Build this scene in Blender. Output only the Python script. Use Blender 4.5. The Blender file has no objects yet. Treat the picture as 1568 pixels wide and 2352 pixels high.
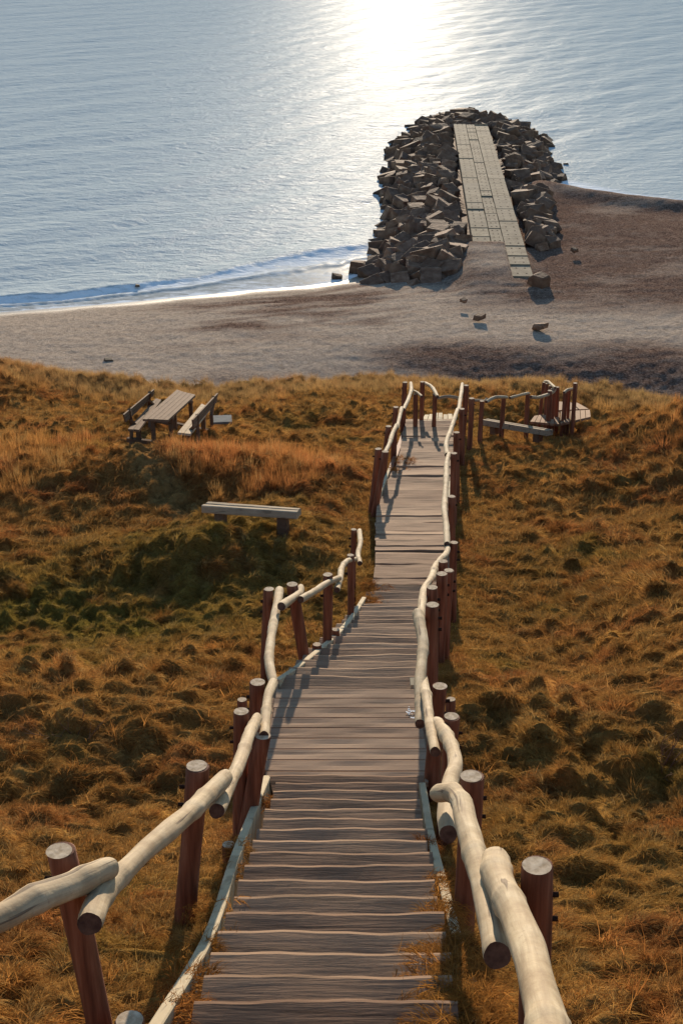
import bpy, bmesh, math, random
import numpy as np
from mathutils import Vector, Matrix

random.seed(7)
rng = np.random.default_rng(7)
scene = bpy.context.scene
COL = scene.collection
R = math.radians

# ------------------------------------------------------------------ camera geometry (photo measured on a 1568x2352 grid)
CZ = 22.0                       # camera height above the sea
PITCH = R(23.65)
F = 3267.0
CT, ST = math.cos(PITCH), math.sin(PITCH)
SUN_EL, SUN_AZ = R(11.5), R(2.3)      # azimuth measured from +Y towards +X

def ray(px, py):
    u = (px - 784) / F; v = (py - 1176) / F
    return np.array([u, CT - v * ST, -ST - v * CT])
def on_z(px, py, z):
    d = ray(px, py); return d * ((z - CZ) / d[2]) + np.array([0, 0, CZ])
def at_t(px, py, t):
    return ray(px, py) * t + np.array([0, 0, CZ])

# ------------------------------------------------------------------ numpy noise
_perm = np.random.default_rng(3).permutation(256)
_perm = np.concatenate([_perm, _perm, _perm])
_ang = np.random.default_rng(4).uniform(0, 2 * np.pi, 256)
_gx, _gy = np.cos(_ang), np.sin(_ang)
def perlin(x, y):
    xi = np.floor(x).astype(np.int64); yi = np.floor(y).astype(np.int64)
    xf = x - xi; yf = y - yi
    xi &= 255; yi &= 255
    def g(ix, iy, dx, dy):
        h = _perm[_perm[ix & 255] + (iy & 255)]
        return _gx[h] * dx + _gy[h] * dy
    u = xf ** 3 * (xf * (xf * 6 - 15) + 10); v = yf ** 3 * (yf * (yf * 6 - 15) + 10)
    a = g(xi, yi, xf, yf); b = g(xi + 1, yi, xf - 1, yf)
    c = g(xi, yi + 1, xf, yf - 1); d = g(xi + 1, yi + 1, xf - 1, yf - 1)
    return (a + u * (b - a)) + v * ((c + u * (d - c)) - (a + u * (b - a)))
def fbm(x, y, n=4):
    s = 0; a = 1.0
    for i in range(n):
        s = s + a * perlin(x + 13.7 * i, y - 7.1 * i); x = x * 2.03; y = y * 2.03; a *= .5
    return s
def sstep(a, b, x):
    t = np.clip((x - a) / (b - a), 0, 1); return t * t * (3 - 2 * t)

# ------------------------------------------------------------------ object helpers
def tag(o, label=None, cat=None, group=None, kind=None):
    if label: o['label'] = label
    if cat: o['category'] = cat
    if group: o['group'] = group
    if kind: o['kind'] = kind
    return o
def thing(name, loc, label, cat, group=None):
    o = bpy.data.objects.new(name, None); COL.objects.link(o)
    o.empty_display_size = .2
    o.location = tuple(float(c) for c in loc)
    return tag(o, label, cat, group)

class MB:
    """collects vertices and faces of ONE mesh object"""
    def __init__(s): s.v = []; s.f = []; s.m = []; s.sm = []; s.g = []
    def add(s, verts, faces, mat=0, smooth=False):
        b = len(s.v); s.v += [tuple(map(float, p)) for p in verts]
        for f in faces:
            s.f.append(tuple(i + b for i in f)); s.m.append(mat); s.sm.append(smooth)
    def box(s, c, ax, ay, az, sx, sy, sz, mat=0, bev=0.0, jit=0.0):
        """box of full sizes sx,sy,sz along unit axes, with chamfered long edges"""
        c = np.array(c, float); ax, ay, az = (np.array(a, float) for a in (ax, ay, az))
        hx, hy, hz = sx / 2, sy / 2, sz / 2; b = min(bev, hy * .8, hz * .8)
        if b > 0:
            prof = [(-hy + b, -hz), (hy - b, -hz), (hy, -hz + b), (hy, hz - b), (hy - b, hz), (-hy + b, hz), (-hy, hz - b), (-hy, -hz + b)]
        else:
            prof = [(-hy, -hz), (hy, -hz), (hy, hz), (-hy, hz)]
        n = len(prof); vs = []
        for x in (-hx, hx):
            for (y, z) in prof:
                j = [random.uniform(-jit, jit) for _ in range(3)]
                vs.append(c + ax * (x + j[0]) + ay * (y + j[1]) + az * (z + j[2]))
        fs = [tuple(range(n - 1, -1, -1)), tuple(range(n, 2 * n))]
        fs += [(i, (i + 1) % n, n + (i + 1) % n, n + i) for i in range(n)]
        s.add(vs, fs, mat)
    def tube(s, pts, rad, n=14, mat=0, capmat=None, ripple=0.0, seed=0, flat=1.0, along=None):
        pts = np.array(pts, float); m = len(pts); rad = np.broadcast_to(np.array(rad, float), (m,)).copy()
        tang = np.gradient(pts, axis=0); tang /= np.linalg.norm(tang, axis=1)[:, None] + 1e-9
        up = np.array([0, 0, 1.0])
        if abs(tang[:, 2]).mean() > .85: up = np.array([0, 1.0, 0])
        rg = np.random.default_rng(seed); ph = rg.uniform(0, 6.28, 6)
        vs = []; th = np.linspace(0, 2 * np.pi, n, endpoint=False)
        for i in range(m):
            t = tang[i]; a = np.cross(t, up); a /= np.linalg.norm(a) + 1e-9; b = np.cross(a, t)
            rr = rad[i] * (1 + ripple * (np.sin(2 * th + ph[0] + i * .23) * .5 + np.sin(3 * th + ph[1] - i * .17) * .4 + .35 * np.sin(5 * th + ph[2] + i * .4)))
            for k in range(n):
                vs.append(pts[i] + (a * math.cos(th[k]) + b * math.sin(th[k]) * flat) * rr[k])
        if along is not None: s.g += [(along[i], math.cos(q) * .06, math.sin(q) * .06) for i in range(m) for q in th] + [(0, 0, 0)] * (2 * n)
        fs = [(i * n + k, i * n + (k + 1) % n, (i + 1) * n + (k + 1) % n, (i + 1) * n + k) for i in range(m - 1) for k in range(n)]
        s.add(vs, fs, mat, True)
        cm = mat if capmat is None else capmat
        s.add([vs[k] for k in range(n)], [tuple(range(n))], cm)
        s.add([vs[(m - 1) * n + k] for k in range(n)], [tuple(range(n - 1, -1, -1))], cm)
    def build(s, name, mats, parent=None, label=None):
        off = np.array(parent_world(parent)) if parent else np.zeros(3)
        me = bpy.data.meshes.new(name)
        me.from_pydata([(v[0] - off[0], v[1] - off[1], v[2] - off[2]) for v in s.v], [], s.f)
        for m in (mats if isinstance(mats, (list, tuple)) else [mats]): me.materials.append(m)
        me.polygons.foreach_set('material_index', s.m); me.polygons.foreach_set('use_smooth', s.sm)
        if s.g:
            at = me.attributes.new('grain', 'FLOAT_VECTOR', 'POINT'); at.data.foreach_set('vector', np.array(s.g, np.float32).ravel())
        me.update()
        o = bpy.data.objects.new(name, me); COL.objects.link(o)
        if parent: o.parent = parent
        if label: o['label'] = label
        return o
def parent_world(p):
    w = np.zeros(3)
    while p is not None:
        w += np.array(p.location); p = p.parent
    return w

def grid_mesh(name, X, Y, Z, mat, attrs=None, smooth=True):
    """one sheet from 2-D arrays of coordinates"""
    nr, nc = X.shape
    co = np.stack([X, Y, Z], -1).reshape(-1, 3).astype(np.float32)
    idx = np.arange(nr * nc).reshape(nr, nc)
    q = np.stack([idx[:-1, :-1], idx[:-1, 1:], idx[1:, 1:], idx[1:, :-1]], -1).reshape(-1, 4).astype(np.int32)
    me = bpy.data.meshes.new(name)
    me.vertices.add(len(co)); me.vertices.foreach_set('co', co.ravel())
    me.loops.add(q.size); me.loops.foreach_set('vertex_index', q.ravel())
    me.polygons.add(len(q)); me.polygons.foreach_set('loop_start', np.arange(0, q.size, 4, dtype=np.int32))
    me.polygons.foreach_set('use_smooth', np.full(len(q), smooth))
    for k, a in (attrs or {}).items():
        if a.ndim == 3:
            at = me.attributes.new(k, 'FLOAT_VECTOR', 'POINT'); at.data.foreach_set('vector', a.reshape(-1, 3).astype(np.float32).ravel())
        else:
            at = me.attributes.new(k, 'FLOAT', 'POINT'); at.data.foreach_set('value', a.astype(np.float32).ravel())
    me.materials.append(mat); me.update(calc_edges=True); me.validate()
    o = bpy.data.objects.new(name, me); COL.objects.link(o)
    return o

# ------------------------------------------------------------------ material helpers
class NT:
    def __init__(s, name):
        s.mat = bpy.data.materials.new(name); s.mat.use_nodes = True
        s.t = s.mat.node_tree; s.n = s.t.nodes; s.l = s.t.links; s.n.clear()
        s.out = s.n.new('ShaderNodeOutputMaterial')
    def node(s, typ, **kw):
        nd = s.n.new(typ)
        for k, v in kw.items(): setattr(nd, k, v)
        return nd
    def val(s, sock, v):
        if isinstance(v, bpy.types.NodeSocket): s.l.new(v, sock)
        elif v is not None: sock.default_value = v
    def coords(s, kind='Object', scale=(1, 1, 1), rot=(0, 0, 0)):
        tc = s.node('ShaderNodeTexCoord'); mp = s.node('ShaderNodeMapping')
        s.l.new(tc.outputs[kind], mp.inputs['Vector']); mp.inputs['Scale'].default_value = scale; mp.inputs['Rotation'].default_value = rot
        return mp.outputs[0]
    def noise(s, vec, scale, detail=4, rough=.55, dist=0.0):
        nd = s.node('ShaderNodeTexNoise'); s.l.new(vec, nd.inputs['Vector'])
        nd.inputs['Scale'].default_value = scale; nd.inputs['Detail'].default_value = detail
        nd.inputs['Roughness'].default_value = rough; nd.inputs['Distortion'].default_value = dist
        return nd.outputs['Fac']
    def ramp(s, fac, stops):
        nd = s.node('ShaderNodeValToRGB'); s.l.new(fac, nd.inputs[0]); e = nd.color_ramp.elements
        while len(e) < len(stops): e.new(.5)
        for el, (p, c) in zip(e, stops):
            el.position = p; el.color = (c, c, c, 1) if not isinstance(c, (tuple, list)) else (*c, 1)
        return nd.outputs[0]
    def mix(s, fac, a, b, mode='MIX'):
        nd = s.node('ShaderNodeMix', data_type='RGBA', blend_type=mode)
        s.val(nd.inputs[0], fac)
        for sock, v in ((nd.inputs[6], a), (nd.inputs[7], b)):
            s.val(sock, (*v, 1) if isinstance(v, tuple) and len(v) == 3 else v)
        return nd.outputs[2]
    def math(s, op, a, b=None, clamp=False):
        nd = s.node('ShaderNodeMath', operation=op, use_clamp=clamp); s.val(nd.inputs[0], a)
        if b is not None: s.val(nd.inputs[1], b)
        return nd.outputs[0]
    def attr(s, name, typ='GEOMETRY', out='Fac'):
        nd = s.node('ShaderNodeAttribute', attribute_name=name, attribute_type=typ); return nd.outputs[out]
    def bump(s, h, strength=.5, dist=.02, normal=None):
        nd = s.node('ShaderNodeBump'); s.l.new(h, nd.inputs['Height']); nd.inputs['Strength'].default_value = strength
        nd.inputs['Distance'].default_value = dist
        if normal: s.l.new(normal, nd.inputs['Normal'])
        return nd.outputs[0]
    def principled(s, color, rough=.8, normal=None, spec=.3, ior=None):
        p = s.node('ShaderNodeBsdfPrincipled')
        s.val(p.inputs['Base Color'], (*color, 1) if isinstance(color, tuple) and len(color) == 3 else color)
        s.val(p.inputs['Roughness'], rough); s.val(p.inputs['Specular IOR Level'], spec)
        if ior: p.inputs['IOR'].default_value = ior
        if normal: s.l.new(normal, p.inputs['Normal'])
        s.l.new(p.outputs[0], s.out.inputs[0]); return p

def m_mix(a, b, t): return tuple(p + (q - p) * t for p, q in zip(a, b))
def wood_mat(name, dark, mid, light, grain=(1.2, 26, 26), bump=.5, rough=.85, blot=1.0):
    m = NT(name); v = m.coords('Object', grain)
    g = m.noise(v, 1.6, 6, .62, .35); cr = m.noise(m.coords('Object', (grain[0] * .6, grain[1] * .8, grain[2] * .8)), 1.1, 3, .5, .8)
    c = m.ramp(g, [(.25, m_mix(dark, mid, .55)), (.5, mid), (.8, m_mix(mid, light, .6))])
    c = m.mix(m.ramp(cr, [(.35, .85), (.41, 0.0)]), c, m_mix(dark, (0, 0, 0), .4))
    b = m.noise(m.coords('Object'), 2.3 * blot, 3)
    c = m.mix(m.ramp(b, [(.35, 0.0), (.7, .55)]), c, m.mix(.5, c, dark))
    r = m.node('ShaderNodeObjectInfo').outputs['Random']
    c = m.mix(.42, c, m.mix(r, m_mix(dark, mid, .5), light))
    m.principled(c, rough, m.bump(g, bump, .012), .05); return m.mat

M = {}
M['tread'] = wood_mat('weathered_plank', (.085, .045, .027), (.245, .142, .086), (.42, .275, .168), (1.0, 14, 14), .8)
M['worn'] = wood_mat('worn_plank', (.09, .05, .031), (.285, .172, .104), (.48, .32, .2), (1.0, 12, 12), .7)
M['deck'] = wood_mat('smooth_plank', (.14, .085, .053), (.345, .22, .14), (.46, .315, .205), (1.0, 15, 15), .25)
M['stringer'] = wood_mat('pale_board', (.20, .15, .09), (.42, .34, .225), (.56, .46, .31), (6, 1.2, 6), .4)
M['table_wood'] = wood_mat('old_table_board', (.055, .03, .018), (.135, .08, .05), (.24, .155, .098), (14, 1.2, 14), .5)
M['bench_wood'] = wood_mat('old_bench_beam', (.09, .06, .038), (.36, .27, .18), (.56, .45, .31), (1.2, 14, 14), .8)

def post_mat():
    m = NT('brown_post'); v = m.coords('Object', (22, 22, 1.3))
    g = m.noise(v, 1.2, 5, .6)
    c = m.ramp(g, [(.3, (.10, .036, .02)), (.55, (.215, .082, .044)), (.75, (.30, .135, .078))])
    m.principled(c, .75, m.bump(g, .5, .008), .1); return m.mat
M['post'] = post_mat()
def cut_mat():
    m = NT('sawn_end'); v = m.coords('Object')
    g = m.noise(v, 30, 3); c = m.ramp(g, [(.3, (.40, .28, .17)), (.6, (.68, .52, .35)), (.8, (.78, .62, .44))])
    m.principled(c, .9, m.bump(g, .4, .004), .03); return m.mat
M['cut'] = cut_mat()
def logend_mat():
    m = NT('log_end'); g = m.noise(m.coords('Object'), 25, 3)
    m.principled(m.ramp(g, [(.3, (.06, .03, .02)), (.7, (.15, .085, .055))]), .9, None, .2); return m.mat
M['logend'] = logend_mat()
def log_mat():
    m = NT('peeled_log'); v = m.coords('Object'); gv = m.attr('grain', out='Vector')
    mp = m.node('ShaderNodeMapping'); m.l.new(gv, mp.inputs['Vector']); mp.inputs['Scale'].default_value = (1.6, 26, 26); st = mp.outputs[0]
    g = m.noise(v, 5, 5, .65); f = m.noise(v, 45, 3); s = m.noise(v, 2.4, 3, .5, .8)
    w = m.noise(st, 1.3, 6, .65, .3); ck = m.noise(st, .75, 3, .55, .6)
    c = m.ramp(g, [(.28, (.30, .21, .12)), (.5, (.46, .35, .215)), (.75, (.58, .47, .315))])
    c = m.mix(m.ramp(w, [(.35, .6), (.62, 0.0)]), c, (.24, .165, .10))
    c = m.mix(m.ramp(ck, [(.33, .85), (.37, 0.0)]), c, (.13, .09, .06))
    c = m.mix(m.ramp(f, [(.64, 0.0), (.74, .5)]), c, (.24, .165, .105))
    c = m.mix(m.ramp(s, [(.52, 0.0), (.7, .5)]), c, (.36, .27, .175))
    h = m.math('ADD', m.math('MULTIPLY', w, .5), m.ramp(ck, [(.28, 0.0), (.36, .6)]))
    m.principled(c, .8, m.bump(g, .35, .02, m.bump(h, .5, .006)), .12); return m.mat
M['log'] = log_mat()
def simple(name, a, b, scale=8, rough=.85, bump=.3, dist=.02, spec=.05):
    m = NT(name); g = m.noise(m.coords('Object'), scale, 6, .6)
    m.principled(m.ramp(g, [(.3, a), (.7, b)]), rough, m.bump(g, bump, dist), spec); return m.mat
M['bolt'] = simple('rusty_bolt', (.02, .013, .01), (.06, .035, .025), 40, .8, spec=0.0)
M['dropping'] = simple('bird_dropping', (.6, .6, .58), (.8, .8, .78), 40, .8)
def concrete_mat():
    m = NT('slab_concrete'); v = m.coords('Object'); g = m.noise(v, 1.1, 6, .7, .4); f = m.noise(v, 9, 5, .7); rd = m.node('ShaderNodeObjectInfo').outputs['Random']
    c = m.ramp(g, [(.32, (.15, .115, .075)), (.5, (.26, .21, .14)), (.7, (.37, .305, .21))])
    c = m.mix(m.ramp(f, [(.45, 0.0), (.62, .55)]), c, (.12, .09, .06))
    c = m.mix(m.math('MULTIPLY', rd, .4), c, (.2, .17, .13))
    m.principled(c, .9, m.bump(f, .5, .03), .04); return m.mat
M['concrete'] = concrete_mat()
M['slabgrey'] = simple('grey_slab', (.12, .12, .11), (.2, .2, .19), 6, .85)
def rock_mat():
    m = NT('boulder_stone'); v = m.coords('Object')
    g = m.noise(v, 2.2, 7, .65); r = m.node('ShaderNodeObjectInfo').outputs['Random']
    c = m.ramp(g, [(.28, (.10, .05, .03)), (.5, (.215, .12, .074)), (.75, (.38, .245, .16))])
    c = m.mix(r, c, m.mix(.6, c, (.09, .05, .032)))
    pz = m.node('ShaderNodeSeparateXYZ'); m.l.new(m.node('ShaderNodeNewGeometry').outputs['Position'], pz.inputs[0])
    wetl = m.math('ADD', pz.outputs[2], m.math('MULTIPLY', g, .6))
    c = m.mix(m.ramp(wetl, [(.35, .7), (.75, 0.0)]), c, (.05, .034, .024))
    m.principled(c, .85, m.bump(g, .8, .12), .08); return m.mat
M['rock'] = rock_mat()
M['driftwood'] = simple('drift_wood', (.04, .03, .02), (.14, .1, .07), 9, .8)
M['twig'] = simple('bare_twig', (.10, .05, .03), (.24, .14, .08), 20, .8)

# ------------------------------------------------------------------ the profile of the path
PROF = [(-6., -.4), (0, 2.36), (9.99, 6.86), (11.71, 6.96), (17.26, 8.94), (18.8, 9.17), (31.8, 11.57), (44., 14.2), (60, 17.2)]
PY = np.array([p[0] for p in PROF]); PD = np.array([p[1] for p in PROF])
PD[0] = 2.36 - .45 * 6
def zdeck(y): return CZ - np.interp(y, PY, PD)
def on_deck(px, py, h=0.0):
    """ray meets the surface h above the path's profile"""
    d = ray(px, py); lo, hi = .5, 80.
    for _ in range(60):
        t = (lo + hi) / 2; p = d * t
        if CZ + p[2] > zdeck(p[1]) + h: lo = t
        else: hi = t
    return d * t + np.array([0, 0, CZ])

def edge(pix): 
    p = np.array([on_deck(*q) for q in pix]); p = p[np.argsort(p[:, 1])]; return p[:, 1], p[:, 0]
LOW_L = edge([(486, 2205), (574, 1941), (626, 1828)]); LOW_R = edge([(1040, 2205), (990, 1942), (964, 1813)])
lfit = np.polyfit(*LOW_L, 1); rfit = np.polyfit(*LOW_R, 1)
PL_L = edge([(610, 1800), (638, 1582)]); PL_R = edge([(982, 1800), (955, 1582)])
MI_L = edge([(638, 1582), (700, 1515), (775, 1445), (830, 1390), (850, 1345)]); MI_R = edge([(955, 1582), (985, 1500), (1010, 1440), (1030, 1390), (1034, 1345)])
FA_L = edge([(857, 1345), (862, 1311), (864, 1186), (872, 1143), (912, 1065), (934, 967)]); FA_R = edge([(1034, 1345), (1036, 1311), (1040, 1186), (1041, 1143), (1041, 1065), (1041, 967)])
YB, YC, YD, YF = 9.99, 11.71, float(MI_L[0][-1]), float(FA_L[0][-1])
def edges(y):
    if y < YB: return np.polyval(lfit, y), np.polyval(rfit, y)
    if y < YC: return np.interp(y, *PL_L), np.interp(y, *PL_R)
    if y < YD: return np.interp(y, *MI_L), np.interp(y, *MI_R)
    return np.interp(y, *FA_L), np.interp(y, *FA_R)
_ey = np.linspace(-6, YF, 600); _ee = np.array([edges(y) for y in _ey])
def edges_np(Y): return np.interp(Y, _ey, _ee[:, 0]), np.interp(Y, _ey, _ee[:, 1])

# ------------------------------------------------------------------ dune terrain height
def gauss(X, Y, x, y, rx, ry): return np.exp(-((X - x) / rx) ** 2 - ((Y - y) / ry) ** 2)
def crest_y(X): return 41.8 - 3.6 * sstep(1.5, 10.5, X) + 1.0 * np.sin(X * .35) - 3 * sstep(12, 30, X) + .8 * perlin(X * .3, X * 0 + 3.3)
def ground_smooth(X, Y):
    yc = crest_y(X)
    z = CZ - np.interp(Y, PY, PD) - .22
    lat = np.abs(X - np.interp(Y, _ey, _ee.mean(1)))
    z = z + .75 * gauss(X, Y, -11.3, 40.5, 2.4, 4)                      # mound at the far left edge
    z = z + .42 * gauss(X, Y, -1.9, 25.8, 2.4, 1.8) + .25 * gauss(X, Y, -3.4, 25.5, 1.5, 1.2)   # red grass mound behind the bench
    z = z - .38 * gauss(X, Y, -3.6, 18.2, 3.2, 2.2)                      # mossy hollow
    z = z + .35 * gauss(X, Y, -2.2, 20.6, 1.3, .8) + .22 * gauss(X, Y, -1.55, 22.3, 1.3, .8)
    z = z + 1.0 * gauss(X, Y, 10.0, 29, 3.2, 4.0) - .55 * gauss(X, Y, 4.6, 24.5, 2.4, 2.4)
    z = z - .35 * gauss(X, Y, 3.1, 16.5, 1.2, 5) + .5 * gauss(X, Y, 6.5, 15, 2.5, 3)
    z = z + .5 * gauss(X, Y, -8, 27, 3, 3) + .4 * gauss(X, Y, -6, 12.5, 2, 2)
    z = z + .4 * fbm(X * .16 + 5, Y * .16, 3) * sstep(.8, 3.5, lat)
    z = z + .10 * np.exp(-((Y - yc + 1.2) / 1.6) ** 2) * sstep(5, 0, X)
    z = z - .55 * gauss(X, Y, 5.4, 34.5, 1.9, 2.2)
    over = np.maximum(Y - yc, 0)
    z = z - over * .75 - .04 * over ** 2 * (over < 4) 
    return np.maximum(z, -1.5)
def mask_flat(X, Y): return sstep(-.25, .3, perlin(X * .33 + 31, Y * .33 - 4))
def hummock(X, Y):
    wx = X + .35 * perlin(X * .9, Y * .9 + 40); wy = Y + .3 * perlin(X * .8 + 20, Y * .8)
    n1 = np.abs(perlin(wx * 1.9, wy * 2.8)); n2 = np.abs(perlin(wx * 3.3 + 9, wy * 5.0)); n3 = perlin(wx * 7, wy * 10)
    rough = .62 + .48 * mask_flat(X, Y)
    return rough * (.45 * n1 ** .9 + .30 * n2 + .05 * n3) - .14
def deck_dist(X, Y):
    l, r = edges_np(Y)
    d = np.maximum(np.maximum(l - X, X - r), 0)
    return np.where(Y > YF + .1, np.hypot(d, Y - YF), d)
def ground(X, Y):
    d = deck_dist(X, Y)
    k = sstep(.15, 1.2, d)
    z = ground_smooth(X, Y) + hummock(X, Y) * (.4 + .6 * k)
    lim = zdeck(Y) - .17 - .02 * perlin(X * 3, Y * 3)
    w = 1 - sstep(.05, .5, d)
    return np.where((Y < YF + 1.0), np.minimum(z, lim) * w + z * (1 - w), z)

# colour of the vegetation itself: moss green in the damp hollow, red-brown bent grass on the mounds, straw elsewhere
def zones(X, Y):
    n = fbm(X * .45 + 3, Y * .45, 4)
    green = np.clip(.95 * gauss(X, Y, -3.9, 18.0, 4.2, 2.6) + .55 * gauss(X, Y, -1.9, 21.5, 1.6, 1.4) + .3 * gauss(X, Y, -5.5, 27, 1.6, 2.5) + .55 * sstep(.12, .6, n) * (Y < 34) + .3 * gauss(X, Y, 2, 9, 1.2, 3), 0, 1)
    red = np.clip(gauss(X, Y, -1.9, 26.0, 2.3, 2.3) + .9 * gauss(X, Y, 10.0, 29, 4.0, 3.8) + .55 * gauss(X, Y, -6.5, 27, 2.4, 4) + .8 * gauss(X, Y, -11.5, 40, 3, 4) + .75 * sstep(.0, .5, fbm(X * .8 - 9, Y * .8 + 7, 3)), 0, 1)
    crest = sstep(-4.2, -2.2, Y - crest_y(X))
    green *= 1 - .9 * crest
    return n, green * (1 - .8 * red), red * (1 - .6 * crest), crest
C_STRAW, C_GREEN, C_RED, C_CREST = np.array([.46, .24, .07]), np.array([.235, .18, .04]), np.array([.40, .145, .05]), np.array([.34, .205, .085])
TRAIL = np.array([on_deck(a, b, -.2)[:2] for a, b in [(470, 1000), (330, 1020), (312, 1060), (330, 1115), (385, 1150), (450, 1180)]])
def trail(X, Y):
    best = np.full(np.shape(X), 1e9)
    for a, b in zip(TRAIL[:-1], TRAIL[1:]):
        d = b - a; t = np.clip(((X - a[0]) * d[0] + (Y - a[1]) * d[1]) / (d @ d), 0, 1)
        best = np.minimum(best, np.hypot(X - a[0] - t * d[0], Y - a[1] - t * d[1]))
    return sstep(.55, .15, best + .18 * perlin(X * 1.7, Y * 1.7))
def veg_col(X, Y, rg=None):
    n, g, r, c = zones(X, Y)
    col = C_STRAW[None] * (1 + .35 * fbm(X * 1.3, Y * 1.3, 3))[:, None]
    col = col + (C_CREST - col) * c[:, None]
    col = col + (C_RED - col) * (r * .85)[:, None]
    col = col + (C_GREEN - col) * (g * .9)[:, None]
    tr_ = trail(X, Y)[:, None]; col = col + (np.array([.40, .26, .10]) - col) * tr_ * .6
    if rg is not None:
        col = col * rg.uniform(.65, 1.35, len(X))[:, None]
        pale = rg.random(len(X)) < .2
        col[pale] = col[pale] * .4 + np.array([.40, .27, .11]) * .6
    return np.clip(col, .005, .6)

def dune_mat():
    m = NT('dune_turf'); v = m.coords('Object')
    a = m.attr('gcol', out='Vector')
    g = m.noise(v, 14, 6, .7); f = m.noise(m.coords('Object', (60, 25, 25)), 1, 4, .7)
    c = m.mix(1.0, a, m.ramp(g, [(.3, (.5, .48, .46)), (.7, (1.0, .97, .93))]), 'MULTIPLY')
    h = m.math('ADD', g, m.math('MULTIPLY', f, .6))
    m.principled(c, .95, m.bump(h, .9, .06), 0.0); return m.mat
M['dune'] = dune_mat()
ys = np.concatenate([np.linspace(-9, 2.2, 60)[:-1], np.exp(np.arange(math.log(2.2), math.log(64), .0031))])
sx = np.concatenate([-np.linspace(1.5, .37, 60)[:-1], np.linspace(-.37, .37, 300), np.linspace(.37, 1.5, 60)[1:]])
wd = np.maximum(ys, 6) ; wd = np.where(ys < 6, 6 + (6 - ys) * .15, ys)
Yg = np.repeat(ys[:, None], len(sx), 1); Xg = sx[None] * wd[:, None]
Zg = ground(Xg, Yg)
gc = veg_col(Xg.ravel(), Yg.ravel()).reshape(*Xg.shape, 3) * .85
dune = grid_mesh('dune_ground', Xg, Yg, Zg, M['dune'], {'gcol': gc}); tag(dune, kind='structure')

# ------------------------------------------------------------------ shoreline, beach and sea
sh_pix = [(0, 717), (250, 698), (420, 682), (560, 668), (700, 657), (790, 645), (850, 622), (1000, 520), (1180, 420), (1270, 425), (1330, 438), (1400, 453), (1480, 464), (1568, 475)]
SH = np.array([on_z(a, b, 0)[:2] for a, b in sh_pix])
SH = np.vstack([SH[0] + np.array([-300, -95.]), SH[0] + np.array([-40, -14.]), SH, SH[-1] + np.array([40, -16.]), SH[-1] + np.array([400, -190.])])
def shore_sd(X, Y):
    """distance to the waterline, positive on land"""
    best = np.full(X.shape, 1e9)
    for (a, b) in zip(SH[:-1], SH[1:]):
        d = b - a; L2 = d @ d
        t = np.clip(((X - a[0]) * d[0] + (Y - a[1]) * d[1]) / L2, 0, 1)
        best = np.minimum(best, np.hypot(X - a[0] - t * d[0], Y - a[1] - t * d[1]))
    return np.where(Y < np.interp(X, SH[:, 0], SH[:, 1]), best, -best)
JN = on_z(1143, 552, 1.45); JF = on_z(1080, 285, 1.45)          # jetty axis on the walkway's top
JD = (JF - JN)[:2]; JL = float(np.linalg.norm(JD)); JD /= JL; JX = np.array([JD[1], -JD[0]])
def jetty_uv(X, Y): return (X - JN[0]) * JD[0] + (Y - JN[1]) * JD[1], (X - JN[0]) * JX[0] + (Y - JN[1]) * JX[1]
W0 = 1.05 * 112 / F * (JN[1] * CT + (CZ - 1.45) * ST)
def beach_z(X, Y):
    s = shore_sd(X, Y)
    z = np.where(s > 0, 1.5 * (1 - np.exp(-np.maximum(s, 0) / 9)), .10 * s)
    z = np.maximum(z, -3)
    z = z + .75 * np.exp(-((s - 4.2) / 2.1) ** 2) * sstep(11, 15, X)                       # berm along the right waterline
    lee = 68 - .12 * X + .8 * perlin(X * .08, X * 0)
    z = z - .9 * (1 - sstep(lee - 8, lee + 1, Y)) * sstep(-8, 8, X)
    u, v = jetty_uv(X, Y)
    lat = sstep(W0 / 2 + 1.6, W0 / 2 - .1, np.abs(v + .15)) * sstep(.5, -.7, u) * sstep(-15, -7, u)
    tgt = 1.53 - .012 * np.maximum(-u, 0) + .05 * perlin(X * .9, Y * .9) - .40 * sstep(.10 * W0, .16 * W0, v) * sstep(-10.5, -7.0, u)
    z = z + (tgt - z) * lat
    z = z + .05 * fbm(X * .35, Y * .35, 3) * sstep(1, 4, s) + .05 * perlin(X * 1.1, Y * 1.3) * sstep(2, 6, s) + .045 * perlin(X * 2.3, Y * 2.9) * sstep(2, 6, s)
    return z
def beach_mat():
    m = NT('beach_sand'); v = m.coords('Object')
    s = m.attr('shore'); w = m.attr('wet'); p = m.attr('pebble')
    g = m.noise(v, 2.2, 6, .65); f = m.noise(v, 9, 4, .7); k = m.noise(v, 30, 2, .6)
    fine = m.ramp(g, [(.3, (.38, .295, .225)), (.7, (.56, .45, .35))])
    peb = m.ramp(f, [(.28, (.06, .036, .028)), (.5, (.17, .108, .08)), (.72, (.34, .23, .17))])
    c = m.mix(m.math('ADD', p, m.math('MULTIPLY', m.math('SUBTRACT', g, .5), 1.2), clamp=True), fine, peb)
    gr = m.noise(v, 4.5, 6, .85)
    c = m.mix(1.0, c, m.ramp(gr, [(.3, (.45, .43, .42)), (.5, (1, 1, 1)), (.7, (1.45, 1.42, 1.38))]), 'MULTIPLY')
    c = m.mix(m.math('MULTIPLY', w, .55), c, (.09, .07, .05))
    h = m.math('ADD', m.math('ADD', f, m.math('MULTIPLY', gr, 1.2)), m.math('MULTIPLY', k, .5))
    nd = m.node('ShaderNodeBump'); m.l.new(h, nd.inputs['Height']); nd.inputs['Distance'].default_value = .13
    m.l.new(m.math('SUBTRACT', .8, m.math('MULTIPLY', w, .78)), nd.inputs['Strength'])
    m.principled(c, m.math('SUBTRACT', .9, m.math('MULTIPLY', w, .5)), nd.outputs[0], m.math('MULTIPLY', w, .12))
    return m.mat
M['beach'] = beach_mat()
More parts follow.
